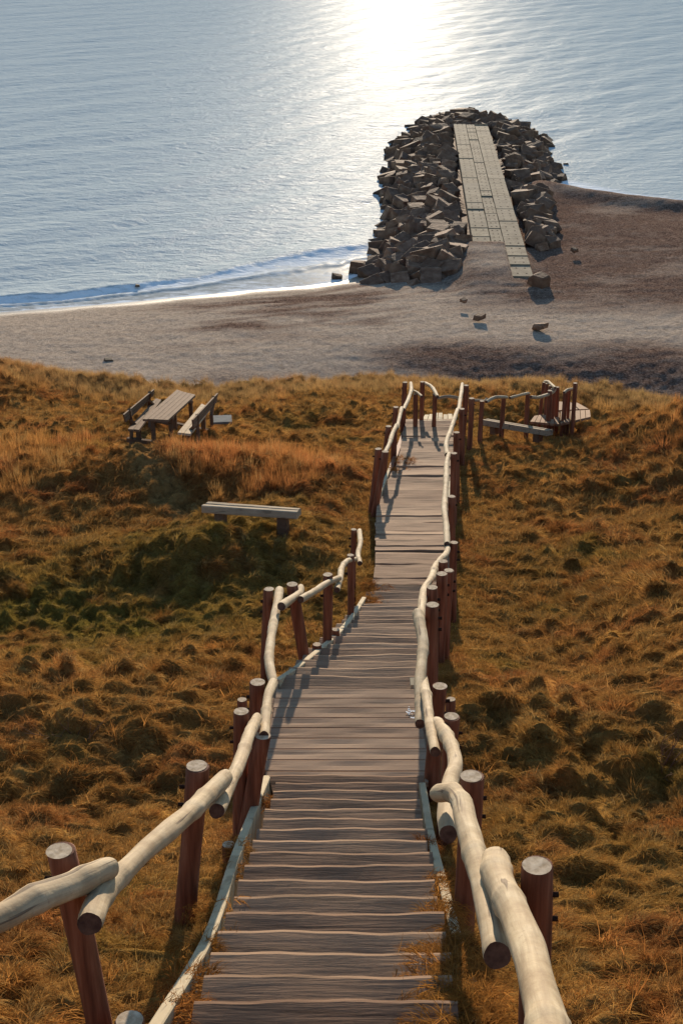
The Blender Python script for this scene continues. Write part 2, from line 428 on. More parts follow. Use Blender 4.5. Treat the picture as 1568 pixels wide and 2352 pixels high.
by = np.concatenate([np.linspace(38, 58, 24)[:-1], np.exp(np.arange(math.log(58), math.log(165), .0034))])
bk = np.concatenate([-np.linspace(2.6, .42, 50)[:-1], np.linspace(-.42, .42, 420), np.linspace(.42, 2.6, 50)[1:]])
BY = np.repeat(by[:, None], len(bk), 1); BX = bk[None] * BY
BS = shore_sd(BX, BY)
BZ = beach_z(BX, BY)
wet = sstep(2.6, .2, BS + .9 * fbm(BX * .3, BY * .3, 2)) * (BX < 2) + sstep(1.3, .1, BS) * (BX >= 2)
nb = fbm(BX * .12, BY * .3, 3)
bc = 7.3 + .30 * (BX + 17.6) + .7 * perlin(BX * .3, BY * .3) + .3 * perlin(BX * 1.3, BY * 1.3)
side = sstep(6, 1, BX)
band = side * (.95 * np.exp(-((BS - bc) / (.55 + .05 * np.maximum(BX + 18, 0))) ** 2) + .55 * np.exp(-((BS - .42 * bc) / .16) ** 2) + .5 * np.exp(-((BS - .62 * bc) / .14) ** 2)
               + .75 * sstep(2.0, 3.4, BS) * (1 - sstep(bc - .3, bc + .8, BS)) * sstep(-13, -5, BX) * sstep(-.35, .25, perlin(BX * .25, BS * 1.1)))
pale = np.exp(-((BY - (72.2 - .10 * BX + .9 * np.sin(BX * .2))) / 2.6) ** 2)
ju, jv = jetty_uv(BX, BY)
pebble = np.clip(.40 * sstep(2.5, 7, BS) * (1 - .6 * side) + .95 * band + .6 * sstep(4, 14, BX) * sstep(73, 79, BY) + .75 * nb + .5 * sstep(0, 6, BX) * sstep(69, 66, BY) - .8 * pale - .45 * sstep(-4, -16, BX), 0, 1) * (1 - wet)
tr = 0
for off in (0, 1.5):
    tr = tr + np.exp(-((BY - (78.3 + off * .9 - .03 * BX + .3 * np.sin(BX * .15))) / .16) ** 2) * (BS > 3)
pebble = np.clip(pebble + .35 * tr - .6 * gauss(ju, jv, -5, 0, 5, 1.6), 0, 1); BZ = BZ - .035 * tr
beach = grid_mesh('beach', BX, BY, BZ, M['beach'], {'shore': BS, 'wet': wet, 'pebble': pebble}); tag(beach, kind='structure')

# the sea: a real swell, a breaker that follows the shore, and ripples in the shading normal
bk_pix = [(-300, 705), (0, 690), (150, 680), (300, 660), (450, 640), (560, 615), (650, 592), (760, 574), (850, 560), (880, 545)]
BK = np.array([on_z(a, b, 0)[:2] for a, b in bk_pix])
wy_ = np.exp(np.arange(math.log(62), math.log(420), .0028)); wy_ = np.concatenate([wy_, np.exp(np.linspace(math.log(421), math.log(9000), 60))])
wk = np.concatenate([-np.linspace(3.5, .36, 60)[:-1], np.linspace(-.36, .36, 560), np.linspace(.36, 3.5, 60)[1:]])
WY = np.repeat(wy_[:, None], len(wk), 1); WX = wk[None] * WY
WS = -shore_sd(WX, WY)
yb = np.interp(WX, BK[:, 0], BK[:, 1], left=BK[0, 1] - 5, right=BK[-1, 1] + 4)
ysh = np.interp(WX, SH[:, 0], SH[:, 1])
BW = (WY - ysh) / np.maximum(yb - ysh, 1.0)                         # 0 at the waterline, 1 at the breaker
BW = BW + .10 * perlin(WX * .5, WY * .5) + .05 * perlin(WX * 1.4, WY * 1.4)
leftm = sstep(4, 1, WX)
Zw = np.zeros_like(WX)
wr = np.random.default_rng(11)
dist = np.hypot(WX, WY)
def train(lam, ang, amp):
    k = 2 * np.pi / lam; ph = wr.uniform(0, 6.28)
    kx, ky = math.cos(ang) * k, math.sin(ang) * k
    p = kx * WX + ky * WY + ph + .9 * perlin(WX / (lam * 2.5) + ph, WY / (lam * 2.5))
    return amp * (np.sin(p) + .25 * np.sin(2 * p + .6))
for i in range(16):
    lam = 14 * (0.8 ** i) + .35; ang = R(-55) + wr.normal(0, .36 + .02 * i)
    fade = sstep(.0, .35, lam / (dist * .0085))
    Zw += train(lam, ang, .0040 * lam ** .86) * fade
calm = sstep(.55, 1.5, BW) * leftm + (1 - leftm) * sstep(0, 9, WS)
shelter = 1 - .55 * sstep(12, 20, WX) * sstep(150, 120, WY)
Zw *= calm * shelter
prof = np.where(BW < 1, np.exp(-((BW - 1) / .13) ** 2), np.exp(-((BW - 1) / .34) ** 2))
Zw += .19 * (1 + .9 * perlin(WX * .25, WY * .25)) * prof * leftm * sstep(-40, -24, WX)
prof2 = np.exp(-((BW - .52) / .06) ** 2)
Zw += .09 * prof2 * leftm
Zw = np.where((WS < 0), np.minimum(Zw, .0), Zw)
Zw += np.where(BW < .3, .015, 0) * leftm
def sea_mat():
    m = NT('sea_water')
    bw = m.attr('bw'); lf = m.attr('lf'); ws = m.attr('ws')
    v = m.coords('Object', (1, 1, 1), (0, 0, R(-33)))
    v2 = m.coords('Object', (.6, 1, 1), (0, 0, R(-28)))
    n0 = m.noise(v2, .7, 4, .6, .4); n1 = m.noise(v2, 2.6, 5, .65, .3); n2 = m.noise(v, 8, 4, .6)
    h = m.math('ADD', m.math('MULTIPLY', n0, .7), m.math('ADD', m.math('MULTIPLY', n1, .40), m.math('MULTIPLY', n2, .08)))
    nd = m.node('ShaderNodeBump'); m.l.new(h, nd.inputs['Height']); nd.inputs['Distance'].default_value = .34
    calm = m.ramp(bw, [(.45, .06), (.98, 1.0)]); calm = m.mix(lf, (1, 1, 1), calm)
    m.l.new(m.math('MULTIPLY', calm, .85), nd.inputs['Strength'])
    # foam: torn lace behind the breaker, a rim at the waterline
    fv = m.coords('Object', (.7, 1.6, 1), (0, 0, R(20)))
    fn = m.noise(fv, 1.7, 7, .72, .6); fn2 = m.noise(fv, .35, 3)
    zone = m.ramp(bw, [(.0, .62), (.10, .34), (.45, .30), (.78, .6), (.93, .62), (1.02, .18), (1.2, 0.0)])
    zone = m.math('MULTIPLY', zone, lf)
    rim = m.math('MULTIPLY', m.ramp(ws, [(0.0, .8), (.05, .74), (.09, .36), (.13, 0.0)]), m.math('SUBTRACT', 1.0, lf))
    amt = m.math('ADD', zone, rim)
    foam = m.math('MULTIPLY', m.math('SUBTRACT', m.math('ADD', m.math('ADD', m.math('MULTIPLY', fn, 1.3), m.math('MULTIPLY', fn2, .5)), amt), 1.17), 3.2, clamp=True)
    foam = m.math('MULTIPLY', foam, m.ramp(amt, [(0.02, 0.0), (.1, 1.0)]))
    deep = m.mix(m.ramp(bw, [(.0, 0.0), (1.6, 1.0)]), (.32, .31, .28), (.46, .51, .51))
    deep = m.mix(lf, (.45, .505, .505), deep)
    c = m.mix(foam, deep, (.78, .80, .80))
    d = m.node('ShaderNodeBsdfDiffuse'); m.l.new(c, d.inputs[0]); m.l.new(nd.outputs[0], d.inputs['Normal'])
    gl = m.node('ShaderNodeBsdfGlossy'); gl.inputs['Roughness'].default_value = .31; m.l.new(nd.outputs[0], gl.inputs['Normal'])
    x = m.node('ShaderNodeMixShader'); m.l.new(m.math('MULTIPLY', m.math('SUBTRACT', 1.0, foam), .0118), x.inputs[0])
    m.l.new(d.outputs[0], x.inputs[1]); m.l.new(gl.outputs[0], x.inputs[2]); m.l.new(x.outputs[0], m.out.inputs[0])
    return m.mat
M['sea'] = sea_mat()
sea = grid_mesh('sea', WX, WY, Zw, M['sea'], {'bw': np.clip(BW, 0, 3) / 1.0, 'lf': leftm, 'ws': np.clip(WS / 30, 0, 1)}); tag(sea, kind='structure')

# ------------------------------------------------------------------ jetty: walkway slabs, core and boulders
jr = random.Random(5)
jw = thing('jetty_walkway', (JN[0], JN[1], 0.6), 'straight walkway of pale concrete slabs running out along the top of the rock jetty', 'walkway')
j3 = np.array([JD[0], JD[1], 0]); jx3 = np.array([JX[0], JX[1], 0]); UP = np.array([0, 0, 1.])
colw = [W0 * .36, W0 * .25, W0 * .39]; cx0 = -W0 / 2
for ci, cw in enumerate(colw):
    u = -8.5 if ci == 2 else (-1.2 if ci == 0 else -.6)
    first = True
    while u < JL:
        ln = 2.2 + jr.uniform(-.35, .5); 
        if u + ln > JL: ln = JL - u + jr.uniform(-.2, .1)
        dz = jr.choice([0, 0, .005, -.01, .012, -.03]) - (.09 if jr.random() < .07 else 0) - (.016 * max(0, -u) if u < 0 else 0)
        c = np.array([JN[0], JN[1], 1.45 - .2 + dz]) + j3 * (u + ln / 2) + jx3 * (cx0 + cw / 2)
        tilt = jr.uniform(-.008, .008); ax = j3 + UP * tilt; 
        mb = MB(); mb.box(c, ax, jx3, UP, ln - .05, cw - .045, .4, 0, .02)
        # lifting holes
        for k in range(2):
            for q in (-.5, .5):
                hc = c + j3 * (ln * q * .5) + jx3 * ((k - .5) * cw * .4) + UP * .2025
                mb.box(hc, j3, jx3, UP, .16, .09, .004, 1)
        mb.build('slab', [M['concrete'], M['bolt']], jw)
        u += ln
    cx0 += cw
# region of the rock mound, outlined on the ground plane
poly_pix = [(832, 655), (855, 612), (868, 570), (862, 545), (880, 500), (900, 480), (878, 440), (885, 400), (895, 350), (900, 320), (930, 300), (948, 275), (990, 262), (1060, 258), (1130, 258), (1190, 272), (1232, 290), (1258, 310), (1252, 345), (1272, 370), (1278, 400), (1245, 432), (1238, 470), (1248, 520), (1262, 560), (1268, 598), (1222, 606), (1140, 640), (1095, 662), (1000, 668), (900, 665)]
POLY = np.array([on_z(a, b, .35)[:2] for a, b in poly_pix])
def inside(x, y):
    c = False; n = len(POLY)
    for i in range(n):
        x1, y1 = POLY[i]; x2, y2 = POLY[(i + 1) % n]
        if (y1 > y) != (y2 > y) and x < (x2 - x1) * (y - y1) / (y2 - y1) + x1: c = not c
    return c
def poly_dist(x, y):
    b = 1e9
    for i in range(len(POLY)):
        a, c = POLY[i], POLY[(i + 1) % len(POLY)]; d = c - a
        t = max(0, min(1, ((x - a[0]) * d[0] + (y - a[1]) * d[1]) / (d @ d)))
        b = min(b, math.hypot(x - a[0] - t * d[0], y - a[1] - t * d[1]))
    return b
def mound_top(x, y):
    d = poly_dist(x, y); return -.35 + 1.6 * min(1, d / 4.5) ** .8
# core under the rocks
gx = np.arange(POLY[:, 0].min() - 1, POLY[:, 0].max() + 1, .55); gy = np.arange(POLY[:, 1].min() - 1, POLY[:, 1].max() + 1, .55)
CX, CY = np.meshgrid(gx, gy)
Zc = np.array([[(mound_top(x, y) - .25) if inside(x, y) else -1.6 for x in gx] for y in gy])
cu, cv = jetty_uv(CX, CY)
Zc = Zc + .35 * perlin(CX * .8, CY * .8) + .2 * perlin(CX * 1.9, CY * 1.9)
Zc = Zc - .6 * ((cv > 0) & (cu < 14))
Zc = np.where(np.abs(cv) < W0 / 2 + .35, np.minimum(Zc, .75), Zc)
Zc = np.where((np.abs(cv) < W0 / 2 + .6) & (cu < .5), -1.0, Zc)
core = grid_mesh('rubble_core', CX, CY, Zc, M['rock'], smooth=False)
tag(core, 'dark broken rubble filling the gaps between the jetty boulders', 'rubble', kind='stuff')

def rock_mesh(seed, blocky, sx=1, sy=1, sz=1, bev=.09):
    rg = np.random.default_rng(seed); bm = bmesh.new()
    pts = []
    for a in (-1, 1):
        for b in (-1, 1):
            for c in (-1, 1):
                p = np.array([a, b, c]) * .5
                if blocky > rg.random():
                    pts.append(p + rg.normal(0, .045, 3))
                else:
                    for _ in range(2):
                        q = p.copy(); q[rg.integers(3)] *= rg.uniform(.3, .75); pts.append(q + rg.normal(0, .06, 3))
    for p in pts: bm.verts.new((p[0] * sx, p[1] * sy, p[2] * sz))
    r = bmesh.ops.convex_hull(bm, input=bm.verts)
    bmesh.ops.delete(bm, geom=[v for v in bm.verts if not v.link_faces], context='VERTS')
    bmesh.ops.dissolve_limit(bm, angle_limit=.22, verts=bm.verts, edges=bm.edges)
    bmesh.ops.bevel(bm, geom=list(bm.edges), offset=bev, segments=2, profile=.6, affect='EDGES', clamp_overlap=True)
    bmesh.ops.recalc_face_normals(bm, faces=bm.faces)
    me = bpy.data.meshes.new('boulder'); bm.to_mesh(me); bm.free(); me.materials.append(M['rock']); return me
rocks = [rock_mesh(20 + i, .35, *np.random.default_rng(50 + i).uniform(.75, 1.2, 3)) for i in range(8)]
blocks = [rock_mesh(70 + i, .9, *np.random.default_rng(90 + i).uniform(.85, 1.15, 3), bev=.06) for i in range(5)]
LBL = {'block': ('squared grey block in the pile at the landward left corner of the jetty', 'blocks heaped at the landward end of the jetty'),
       'left': ('dark brown boulder on the seaward side heap left of the jetty walkway', 'boulders on the left flank of the jetty'),
       'right': ('dark brown boulder on the heap right of the jetty walkway', 'boulders on the right flank of the jetty'),
       'head': ('dark boulder heaped around the far end of the jetty walkway', 'boulders around the head of the jetty')}
def place_boulder(x, y, z, s, me, label, group, seed):
    o = bpy.data.objects.new('boulder', me); COL.objects.link(o)
    rr = random.Random(seed)
    o.location = (x, y, z); o.scale = (s * rr.uniform(.85, 1.15), s * rr.uniform(.85, 1.15), s * rr.uniform(.75, 1.05))
    o.rotation_euler = (rr.uniform(-.5, .5), rr.uniform(-.5, .5), rr.uniform(0, 6.28))
    return tag(o, label, 'boulder', group)
spots = []; tries = 0
minx, maxx, miny, maxy = POLY[:, 0].min(), POLY[:, 0].max(), POLY[:, 1].min(), POLY[:, 1].max()
while len(spots) < 760 and tries < 90000:
    tries += 1
    x, y = jr.uniform(minx, maxx), jr.uniform(miny, maxy)
    if not inside(x, y): continue
    u, v = jetty_uv(x, y)
    if abs(v) < W0 / 2 + .85 and u < JL + .5: continue
    if u < -.5 and v > -W0 / 2 and v < W0 / 2 + .6: continue
    gap = 1.0 if tries < 40000 else .82
    if any((x - a) ** 2 + (y - b) ** 2 < gap ** 2 for a, b, _, _ in spots): continue
    spots.append((x, y, u, v))
spots.sort(key=lambda q: q[2])
far_heap = MB()
for i, (x, y, u, v) in enumerate(spots):
    zone = 'head' if u > JL - 1 else ('right' if v > 0 else ('block' if u < 6 else 'left'))
    s = jr.choice([.65, .8, .95, 1.1, 1.3]) * jr.uniform(.9, 1.1); me = jr.choice(rocks)
    if zone == 'block': me = jr.choice(blocks); s = jr.uniform(1.0, 1.4)
    elif zone == 'left' and jr.random() < .75: me = jr.choice(blocks)
    z = mound_top(x, y) + jr.uniform(-.1, .25)
    if abs(v) < W0 / 2 + 1.4 and u < JL: z = min(z, 1.05)
    if zone == 'right' and u < 18: z = max(z, 1.15)
    if zone == 'head': z -= .45
    if i < 296: place_boulder(x, y, z, s, me, *LBL[zone], 1000 + i); continue
    rr = random.Random(1000 + i); mt = Matrix.Translation((x, y, z)) @ Matrix.Rotation(rr.uniform(0, 6.28), 4, 'Z') @ Matrix.Rotation(rr.uniform(-.5, .5), 4, 'X') @ Matrix.Rotation(rr.uniform(-.5, .5), 4, 'Y') @ Matrix.Scale(s, 4)
    far_heap.add([mt @ q.co for q in me.vertices], [tuple(f.vertices) for f in me.polygons])
tag(far_heap.build('boulder_heap', M['rock']), 'dark brown boulders packed around the seaward end of the jetty', 'boulders', kind='stuff')
def lone_rock(px, py, zc, size, label, name='boulder', seed=1, sq=1.0, mat=None, cat='rock'):
    p = on_z(px, py, zc); me = rock_mesh(300 + seed, .3, bev=.08)
    if mat: me.materials.clear(); me.materials.append(mat)
    o = bpy.data.objects.new(name, me); COL.objects.link(o); o.location = p
    o.scale = (size, size * .8, size * sq); o.rotation_euler = (.1, .15, seed * 1.3)
    return tag(o, label, cat)
lone_rock(1236, 645, 1.55, 1.05, 'large dark pointed boulder alone on the sand beside the walkway end', seed=14, sq=.75)
lone_rock(1238, 750, 1.55, .68, 'small flat topped dark stone on the sand below the pointed boulder', seed=2, sq=.5, name='stone')
lone_rock(1102, 727, 1.45, .6, 'low half buried stone on the sand landward of the jetty', seed=3, sq=.4, name='stone')
lone_rock(1318, 574, 1.5, .4, 'small dark stone on the open sand right of the jetty', seed=4, sq=.6, name='stone')
lone_rock(773, 636, .12, .62, 'dark wet stone in the wash left of the jetty blocks', seed=5, sq=.5, name='stone')
lone_rock(820, 615, .3, 1.1, 'brown boulder standing in the wash at the jetty corner', seed=6, sq=.7)
lone_rock(1299, 378, .05, .45, 'tiny dark stone breaking the calm water right of the jetty', seed=7, sq=.6, name='stone')
lone_rock(1288, 410, .15, .9, 'dark stone at the waterline touching the right jetty heap', seed=8, sq=.6, name='stone')
lone_rock(1064, 690, 1.5, .35, 'pale little stone on the sand between jetty blocks and half buried stone', seed=9, sq=.5, name='stone')
lone_rock(250, 828, 1.2, .4, 'small dark driftwood lump on the sand at the left', seed=10, sq=.4, name='driftwood', mat=M['driftwood'], cat='driftwood')
lone_rock(316, 656, .2, .36, 'dark lump of seaweed riding the breaking wave', seed=11, sq=.35, name='seaweed', mat=M['driftwood'], cat='seaweed')

# ------------------------------------------------------------------ stairs and boardwalks
sr = random.Random(21)
def plank(parent, name, y0, y1, z, thick=.05, tilt=0.0, wav=.006, ext=.0, bev=.016, mat=None, label=None, n=14, yaw=0.0):
    """one worn board across the path from y0 to y1; tilt raises the far edge"""
    l0, r0 = edges(y0); l1, r1 = edges(y1)
    e1, e2 = sr.uniform(0, .025), sr.uniform(0, .025); 
    pf = [sr.uniform(0, 6.28) for _ in range(4)]
    mb = MB(); vs = []; 
    for i in range(n + 1):
        a = i / n
        x0 = (l0 - ext - e1) + a * ((r0 + ext + e2) - (l0 - ext - e1)); x1 = (l1 - ext - e1) + a * ((r1 + ext + e2) - (l1 - ext - e1))
        w = wav * (math.sin(3.1 * a * 3 + pf[0]) + .6 * math.sin(a * 17 + pf[1])); w2 = wav * (math.sin(a * 7 + pf[2]) + .5 * math.sin(a * 23 + pf[3]))
        zc = z + .5 * wav * math.sin(a * 5 + pf[1]); dy = yaw * (a - .5)
        b = bev; cup = -.004 * math.sin(a * 9 + pf[0])
        prof = [(y0 + w, -thick), (y0 + w, -b), (y0 + w + b, 0), ((y0 + y1) / 2, cup - .003), (y1 + w2 - b * 1.6, 0), (y1 + w2 - b * .5, -b * .4), (y1 + w2, -b * 1.3), (y1 + w2 - .004, -thick)]
        for (yy, zz) in prof:
            f = (yy - y0) / (y1 - y0); xx = x0 + (x1 - x0) * min(max(f, 0), 1)
            vs.append((xx, yy + dy, zc + zz + tilt * (f - .5)))
    k = 8
    fs = [(i * k + j, (i + 1) * k + j, (i + 1) * k + (j + 1) % k, i * k + (j + 1) % k) for i in range(n) for j in range(k)]
    fs += [tuple(range(k)), tuple(n * k + j for j in range(k - 1, -1, -1))]
    mb.add(vs, fs, 0)
    return mb.build(name, mat or M['tread'], parent, label)
def runner(parent, name, pts, w=.05, h=.2, mat=None, drop=.0):
    """a board on edge that follows points"""
    mb = MB(); pts = np.array(pts, float); n = len(pts)
    tang = np.gradient(pts, axis=0)
    vs = []
    for p, t in zip(pts, tang):
        a = np.array([t[1], -t[0], 0]); a /= np.linalg.norm(a) + 1e-9
        for (s, zz) in ((-1, -h), (1, -h), (1, -.006), (.75, 0), (-.75, 0), (-1, -.006)): vs.append(p + a * s * w / 2 + UP * (zz - drop))
    k = 6
    fs = [(i * k + j, i * k + (j + 1) % k, (i + 1) * k + (j + 1) % k, (i + 1) * k + j) for i in range(n - 1) for j in range(k)]
    fs += [tuple(range(k - 1, -1, -1)), tuple((n - 1) * k + j for j in range(k))]
    mb.add(vs, fs); return mb.build(name, mat or M['stringer'], parent)
# lower flight
fl = thing('stair_flight', (0, 5, zdeck(5) - .3), 'nearest flight of worn grey plank steps running down from the camera to the flat landing', 'stairs')
RUN, RISE = .322, .145
y = YB; i = 0
while y > .4:
    y1 = y + .015; y0 = y - RUN - .035
    zt = CZ - (2.36 + .45 * (y - RUN / 2)) + .0
    plank(fl, 'tread', y0, y1, zt, .055, sr.uniform(.034, .056), .007, bev=.022, ext=-.04)
    y -= RUN; i += 1
def side_pts(pix, h=0): return np.array([on_deck(a, b, h) for a, b in pix])
def smooth_pts(p, n=24):
    p = np.array(p, float); t = np.concatenate([[0], np.cumsum(np.linalg.norm(np.diff(p, axis=0), axis=1))]); t /= t[-1]
    tt = np.linspace(0, 1, n); out = np.zeros((n, 3))
    for c in range(3):
        # monotone-ish cubic (Catmull-Rom)
        m_ = np.gradient(p[:, c], t)
        idx = np.clip(np.searchsorted(t, tt) - 1, 0, len(t) - 2)
        h = t[idx + 1] - t[idx]; s = (tt - t[idx]) / h
        out[:, c] = (2 * s ** 3 - 3 * s ** 2 + 1) * p[idx, c] + (s ** 3 - 2 * s ** 2 + s) * h * m_[idx] + (-2 * s ** 3 + 3 * s ** 2) * p[idx + 1, c] + (s ** 3 - s ** 2) * h * m_[idx + 1]
    return out
runner(fl, 'stringer', smooth_pts(side_pts([(300, 2440), (376, 2322), (462, 2182), (540, 1965), (613, 1781)], .08)), .06, .3)
runner(fl, 'stringer', smooth_pts(side_pts([(1047, 2145), (1018, 2030), (995, 1942), (969, 1797)], .05)), .055, .28)
runner(fl, 'stringer', smooth_pts(side_pts([(1120, 2420), (1089, 2291), (1068, 2205), (1049, 2150)], .03)), .055, .28)
# landing
ld = thing('landing', (0.0, 10.8, zdeck(10.8) - .3), 'flat landing of nine even planks between the nearest steps and the narrow bending flight', 'landing')
n = 9; L = (YC - YB - .03) / n
for k in range(n):
    y0 = YB + .03 + k * L; zz = float(zdeck(y0 + L / 2)) + .004
    plank(ld, 'plank', y0, y0 + L - .026, zz, .05, 0, .0012, bev=.005, mat=M['deck'])
mb = MB(); c0 = on_deck(940, 1636, .012)
for k in range(16):
    a = sr.gauss(0, .035); b = sr.gauss(0, .05); r_ = sr.uniform(.004, .013); c = c0 + np.array([a * .7, b, 0.0])
    mb.add([c + np.array([r_ * math.cos(q), r_ * math.sin(q) * 1.3, 0.002 * (k % 3)]) for q in np.linspace(0, 6.28, 8)[:-1]] , [tuple(range(7))])
mb.build('dropping', M['dropping'], ld)
mb = MB()
for sgn in (-1, 1):
    pl = on_deck(622 if sgn < 0 else 970, 1690, -.16); mb.box(pl, (0, 1, 0), (1, 0, 0), UP, YC - YB - .1, .08, .18)
mb.build('joist', M['tread'], ld)
# middle flight
mf = thing('stair_flight', (.4, 14, zdeck(14) - .3), 'narrowing middle flight of short worn steps that bends right below the flat landing', 'stairs')
y = YC + .01; slope = (8.94 - 6.96) / (17.26 - 11.71); k = 0
while y < YD - .05:
    r_ = .355 + sr.uniform(-.03, .03)
    plank(mf, 'tread', y, y + r_ + .02, float(zdeck(y + .16)) - .01, .05, sr.uniform(.018, .045), .009, bev=.022, yaw=sr.uniform(-.02, .02), mat=M['worn'])
    y += r_
runner(mf, 'edge_board', smooth_pts(side_pts([(636, 1560), (672, 1537), (720, 1500), (765, 1462), (800, 1425), (836, 1371)], .07)), .06, .16)
mb = MB(); c0 = on_deck(950, 1570, .03); mb.box(c0, (0, 1, 0), (1, 0, 0), UP, .14, .07, .05); mb.build('edge_block', M['stringer'], mf)
# far flight
ff = thing('boardwalk', (1.5, 24, zdeck(24) - .3), 'long straight boardwalk of gapped grey planks below the bend, ending at the pale cross planks', 'boardwalk')
y = YD + .02
while y < YF - .1:
    r_ = sr.choice([.26, .3, .34, .42, .48]) + sr.uniform(-.03, .03)
    gap = sr.choice([.016, .025, .03, .05, .08])
    plank(ff, 'plank', y, y + r_ - gap, float(zdeck(y + .13)) - .005 + sr.uniform(-.02, .025), .055, sr.uniform(-.06, .01), .011, bev=.018, yaw=sr.uniform(-.03, .03), mat=M['worn'])
    y += r_
runner(ff, 'edge_board', smooth_pts(side_pts([(866, 1147), (880, 1110), (894, 1075)], .06), 8), .055, .14)
runner(ff, 'edge_board', smooth_pts(side_pts([(1031, 1140), (1034, 1104)], .08), 6), .055, .14)
mb = MB()
for pts in ([(872, 1300), (872, 1150), (936, 975)], [(1028, 1300), (1034, 1150), (1036, 975)]):
    q = side_pts(pts, -.14); 
    for a, b in zip(q[:-1], q[1:]):
        d = b - a; L_ = np.linalg.norm(d); d /= L_; s_ = np.cross(d, UP); s_ /= np.linalg.norm(s_); mb.box((a + b) / 2, d, s_, np.cross(s_, d), L_, .09, .14)
mb.build('joist', M['post'], ff)
# pale cross planks at its end
ep = thing('turning_deck', on_deck(1006, 960, -.2), 'small pale turning deck of lengthwise planks at the foot of the long boardwalk', 'deck')
a0, a1 = on_deck(968, 966, .02), on_deck(1040, 966, .02); b0, b1 = on_deck(974, 950, .02), on_deck(1038, 950, .02)
N = 6
for k in range(N):
    f0, f1 = k / N + .012, (k + 1) / N - .012
    j_ = sr.uniform(-.12, .12)
    p = [a0 + (a1 - a0) * f0, a0 + (a1 - a0) * f1, b0 + (b1 - b0) * f1 + np.array([0, j_, 0]), b0 + (b1 - b0) * f0 + np.array([0, j_, 0])]
    mb = MB(); mb.add(p + [q - UP * .05 for q in p], [(0, 1, 2, 3), (7, 6, 5, 4), (0, 4, 5, 1), (1, 5, 6, 2), (2, 6, 7, 3), (3, 7, 4, 0)])
    mb.build('plank', M['stringer'], ep)

# ------------------------------------------------------------------ far ramp at the right
rp = thing('ramp_deck', on_deck(1290, 950, -.2), 'grey plank ramp turning down to the beach at the right end of the rail', 'deck')
strips = [[(1208, 962), (1222, 955), (1288, 971), (1300, 966)], ]
def deck_poly(parent, quads, h=.03, th=.06, mat=None):
    for q in quads:
        p = [on_deck(a, b, h) for a, b in q]; mb = MB()
        mb.add(p + [v - UP * th for v in p], [(0, 1, 2, 3), (7, 6, 5, 4), (0, 4, 5, 1), (1, 5, 6, 2), (2, 6, 7, 3), (3, 7, 4, 0)])
        mb.build('plank', mat or M['tread'], parent)
def split_quad(a, b, c, d, n, gap=.06):
    out = []; a, b, c, d = (np.array(v, float) for v in (a, b, c, d))
    for k in range(n):
        f0, f1 = (k + gap) / n, (k + 1 - gap) / n
        out.append([tuple(a + (b - a) * f0), tuple(a + (b - a) * f1), tuple(d + (c - d) * f1), tuple(d + (c - d) * f0)])
    return out
deck_poly(rp, split_quad((1216, 968), (1284, 974), (1284, 946), (1226, 955), 6))
deck_poly(rp, split_quad((1285, 973), (1356, 957), (1354, 941), (1286, 945), 6))
deck_poly(rp, split_quad((1280, 942), (1352, 939), (1326, 925), (1281, 922), 3), .02)

# ------------------------------------------------------------------ railings
lr = random.Random(33)
HS = .86                        # scale of the heights of posts and rails above the path
def log(parent, pix, r0, r1, h0=.92, h1=.92, seed=0, n=None, ripple=.06, kn=.055, name='handrail'):
    """peeled crooked log: pixel path of the photo, its depth read off the rail height above the path"""
    pa, pb = on_deck(*pix[0], h0 * HS), on_deck(*pix[-1], h1 * HS)
    da = pa[1] * CT + (CZ - pa[2]) * ST; db = pb[1] * CT + (CZ - pb[2]) * ST
    P = np.array(pix, float); s = np.concatenate([[0], np.cumsum(np.hypot(*np.diff(P, axis=0).T))]); s /= s[-1]
    pts = [at_t(P[i, 0], P[i, 1], 1 / (1 / da + (1 / db - 1 / da) * s[i])) for i in range(len(P))]
    L = np.linalg.norm(np.diff(np.array(pts), axis=0), axis=1).sum()
    n = n or max(12, int(L / .035)); n = min(n, 70)
    q = smooth_pts(pts, n); t = np.linspace(0, 1, n)
    rg = np.random.default_rng(seed + 400)
    r = (r0 + (r1 - r0) * t) * .88
    wob = np.zeros(n)
    for k in range(4): wob += np.sin(t * L * (3.5 + 3.2 * k) + rg.uniform(0, 6.28)) / (k + 1.5)
    r = r * (1 + kn * wob)
    for k in range(max(1, int(L / .6))):
        c = rg.uniform(.08, .92); r += r0 * .10 * np.exp(-((t - c) * L / .045) ** 2)
    e = .022 / L
    r = r * np.where(t < e, .93, 1) * np.where(t > 1 - e, .93, 1)
    mb = MB(); mb.tube(q, r, 18 if pa[1] < 9 else 12, 0, 1, ripple, seed, along=t * L + seed * 3.7)
    return mb.build(name, [M['log'], M['logend']], parent)
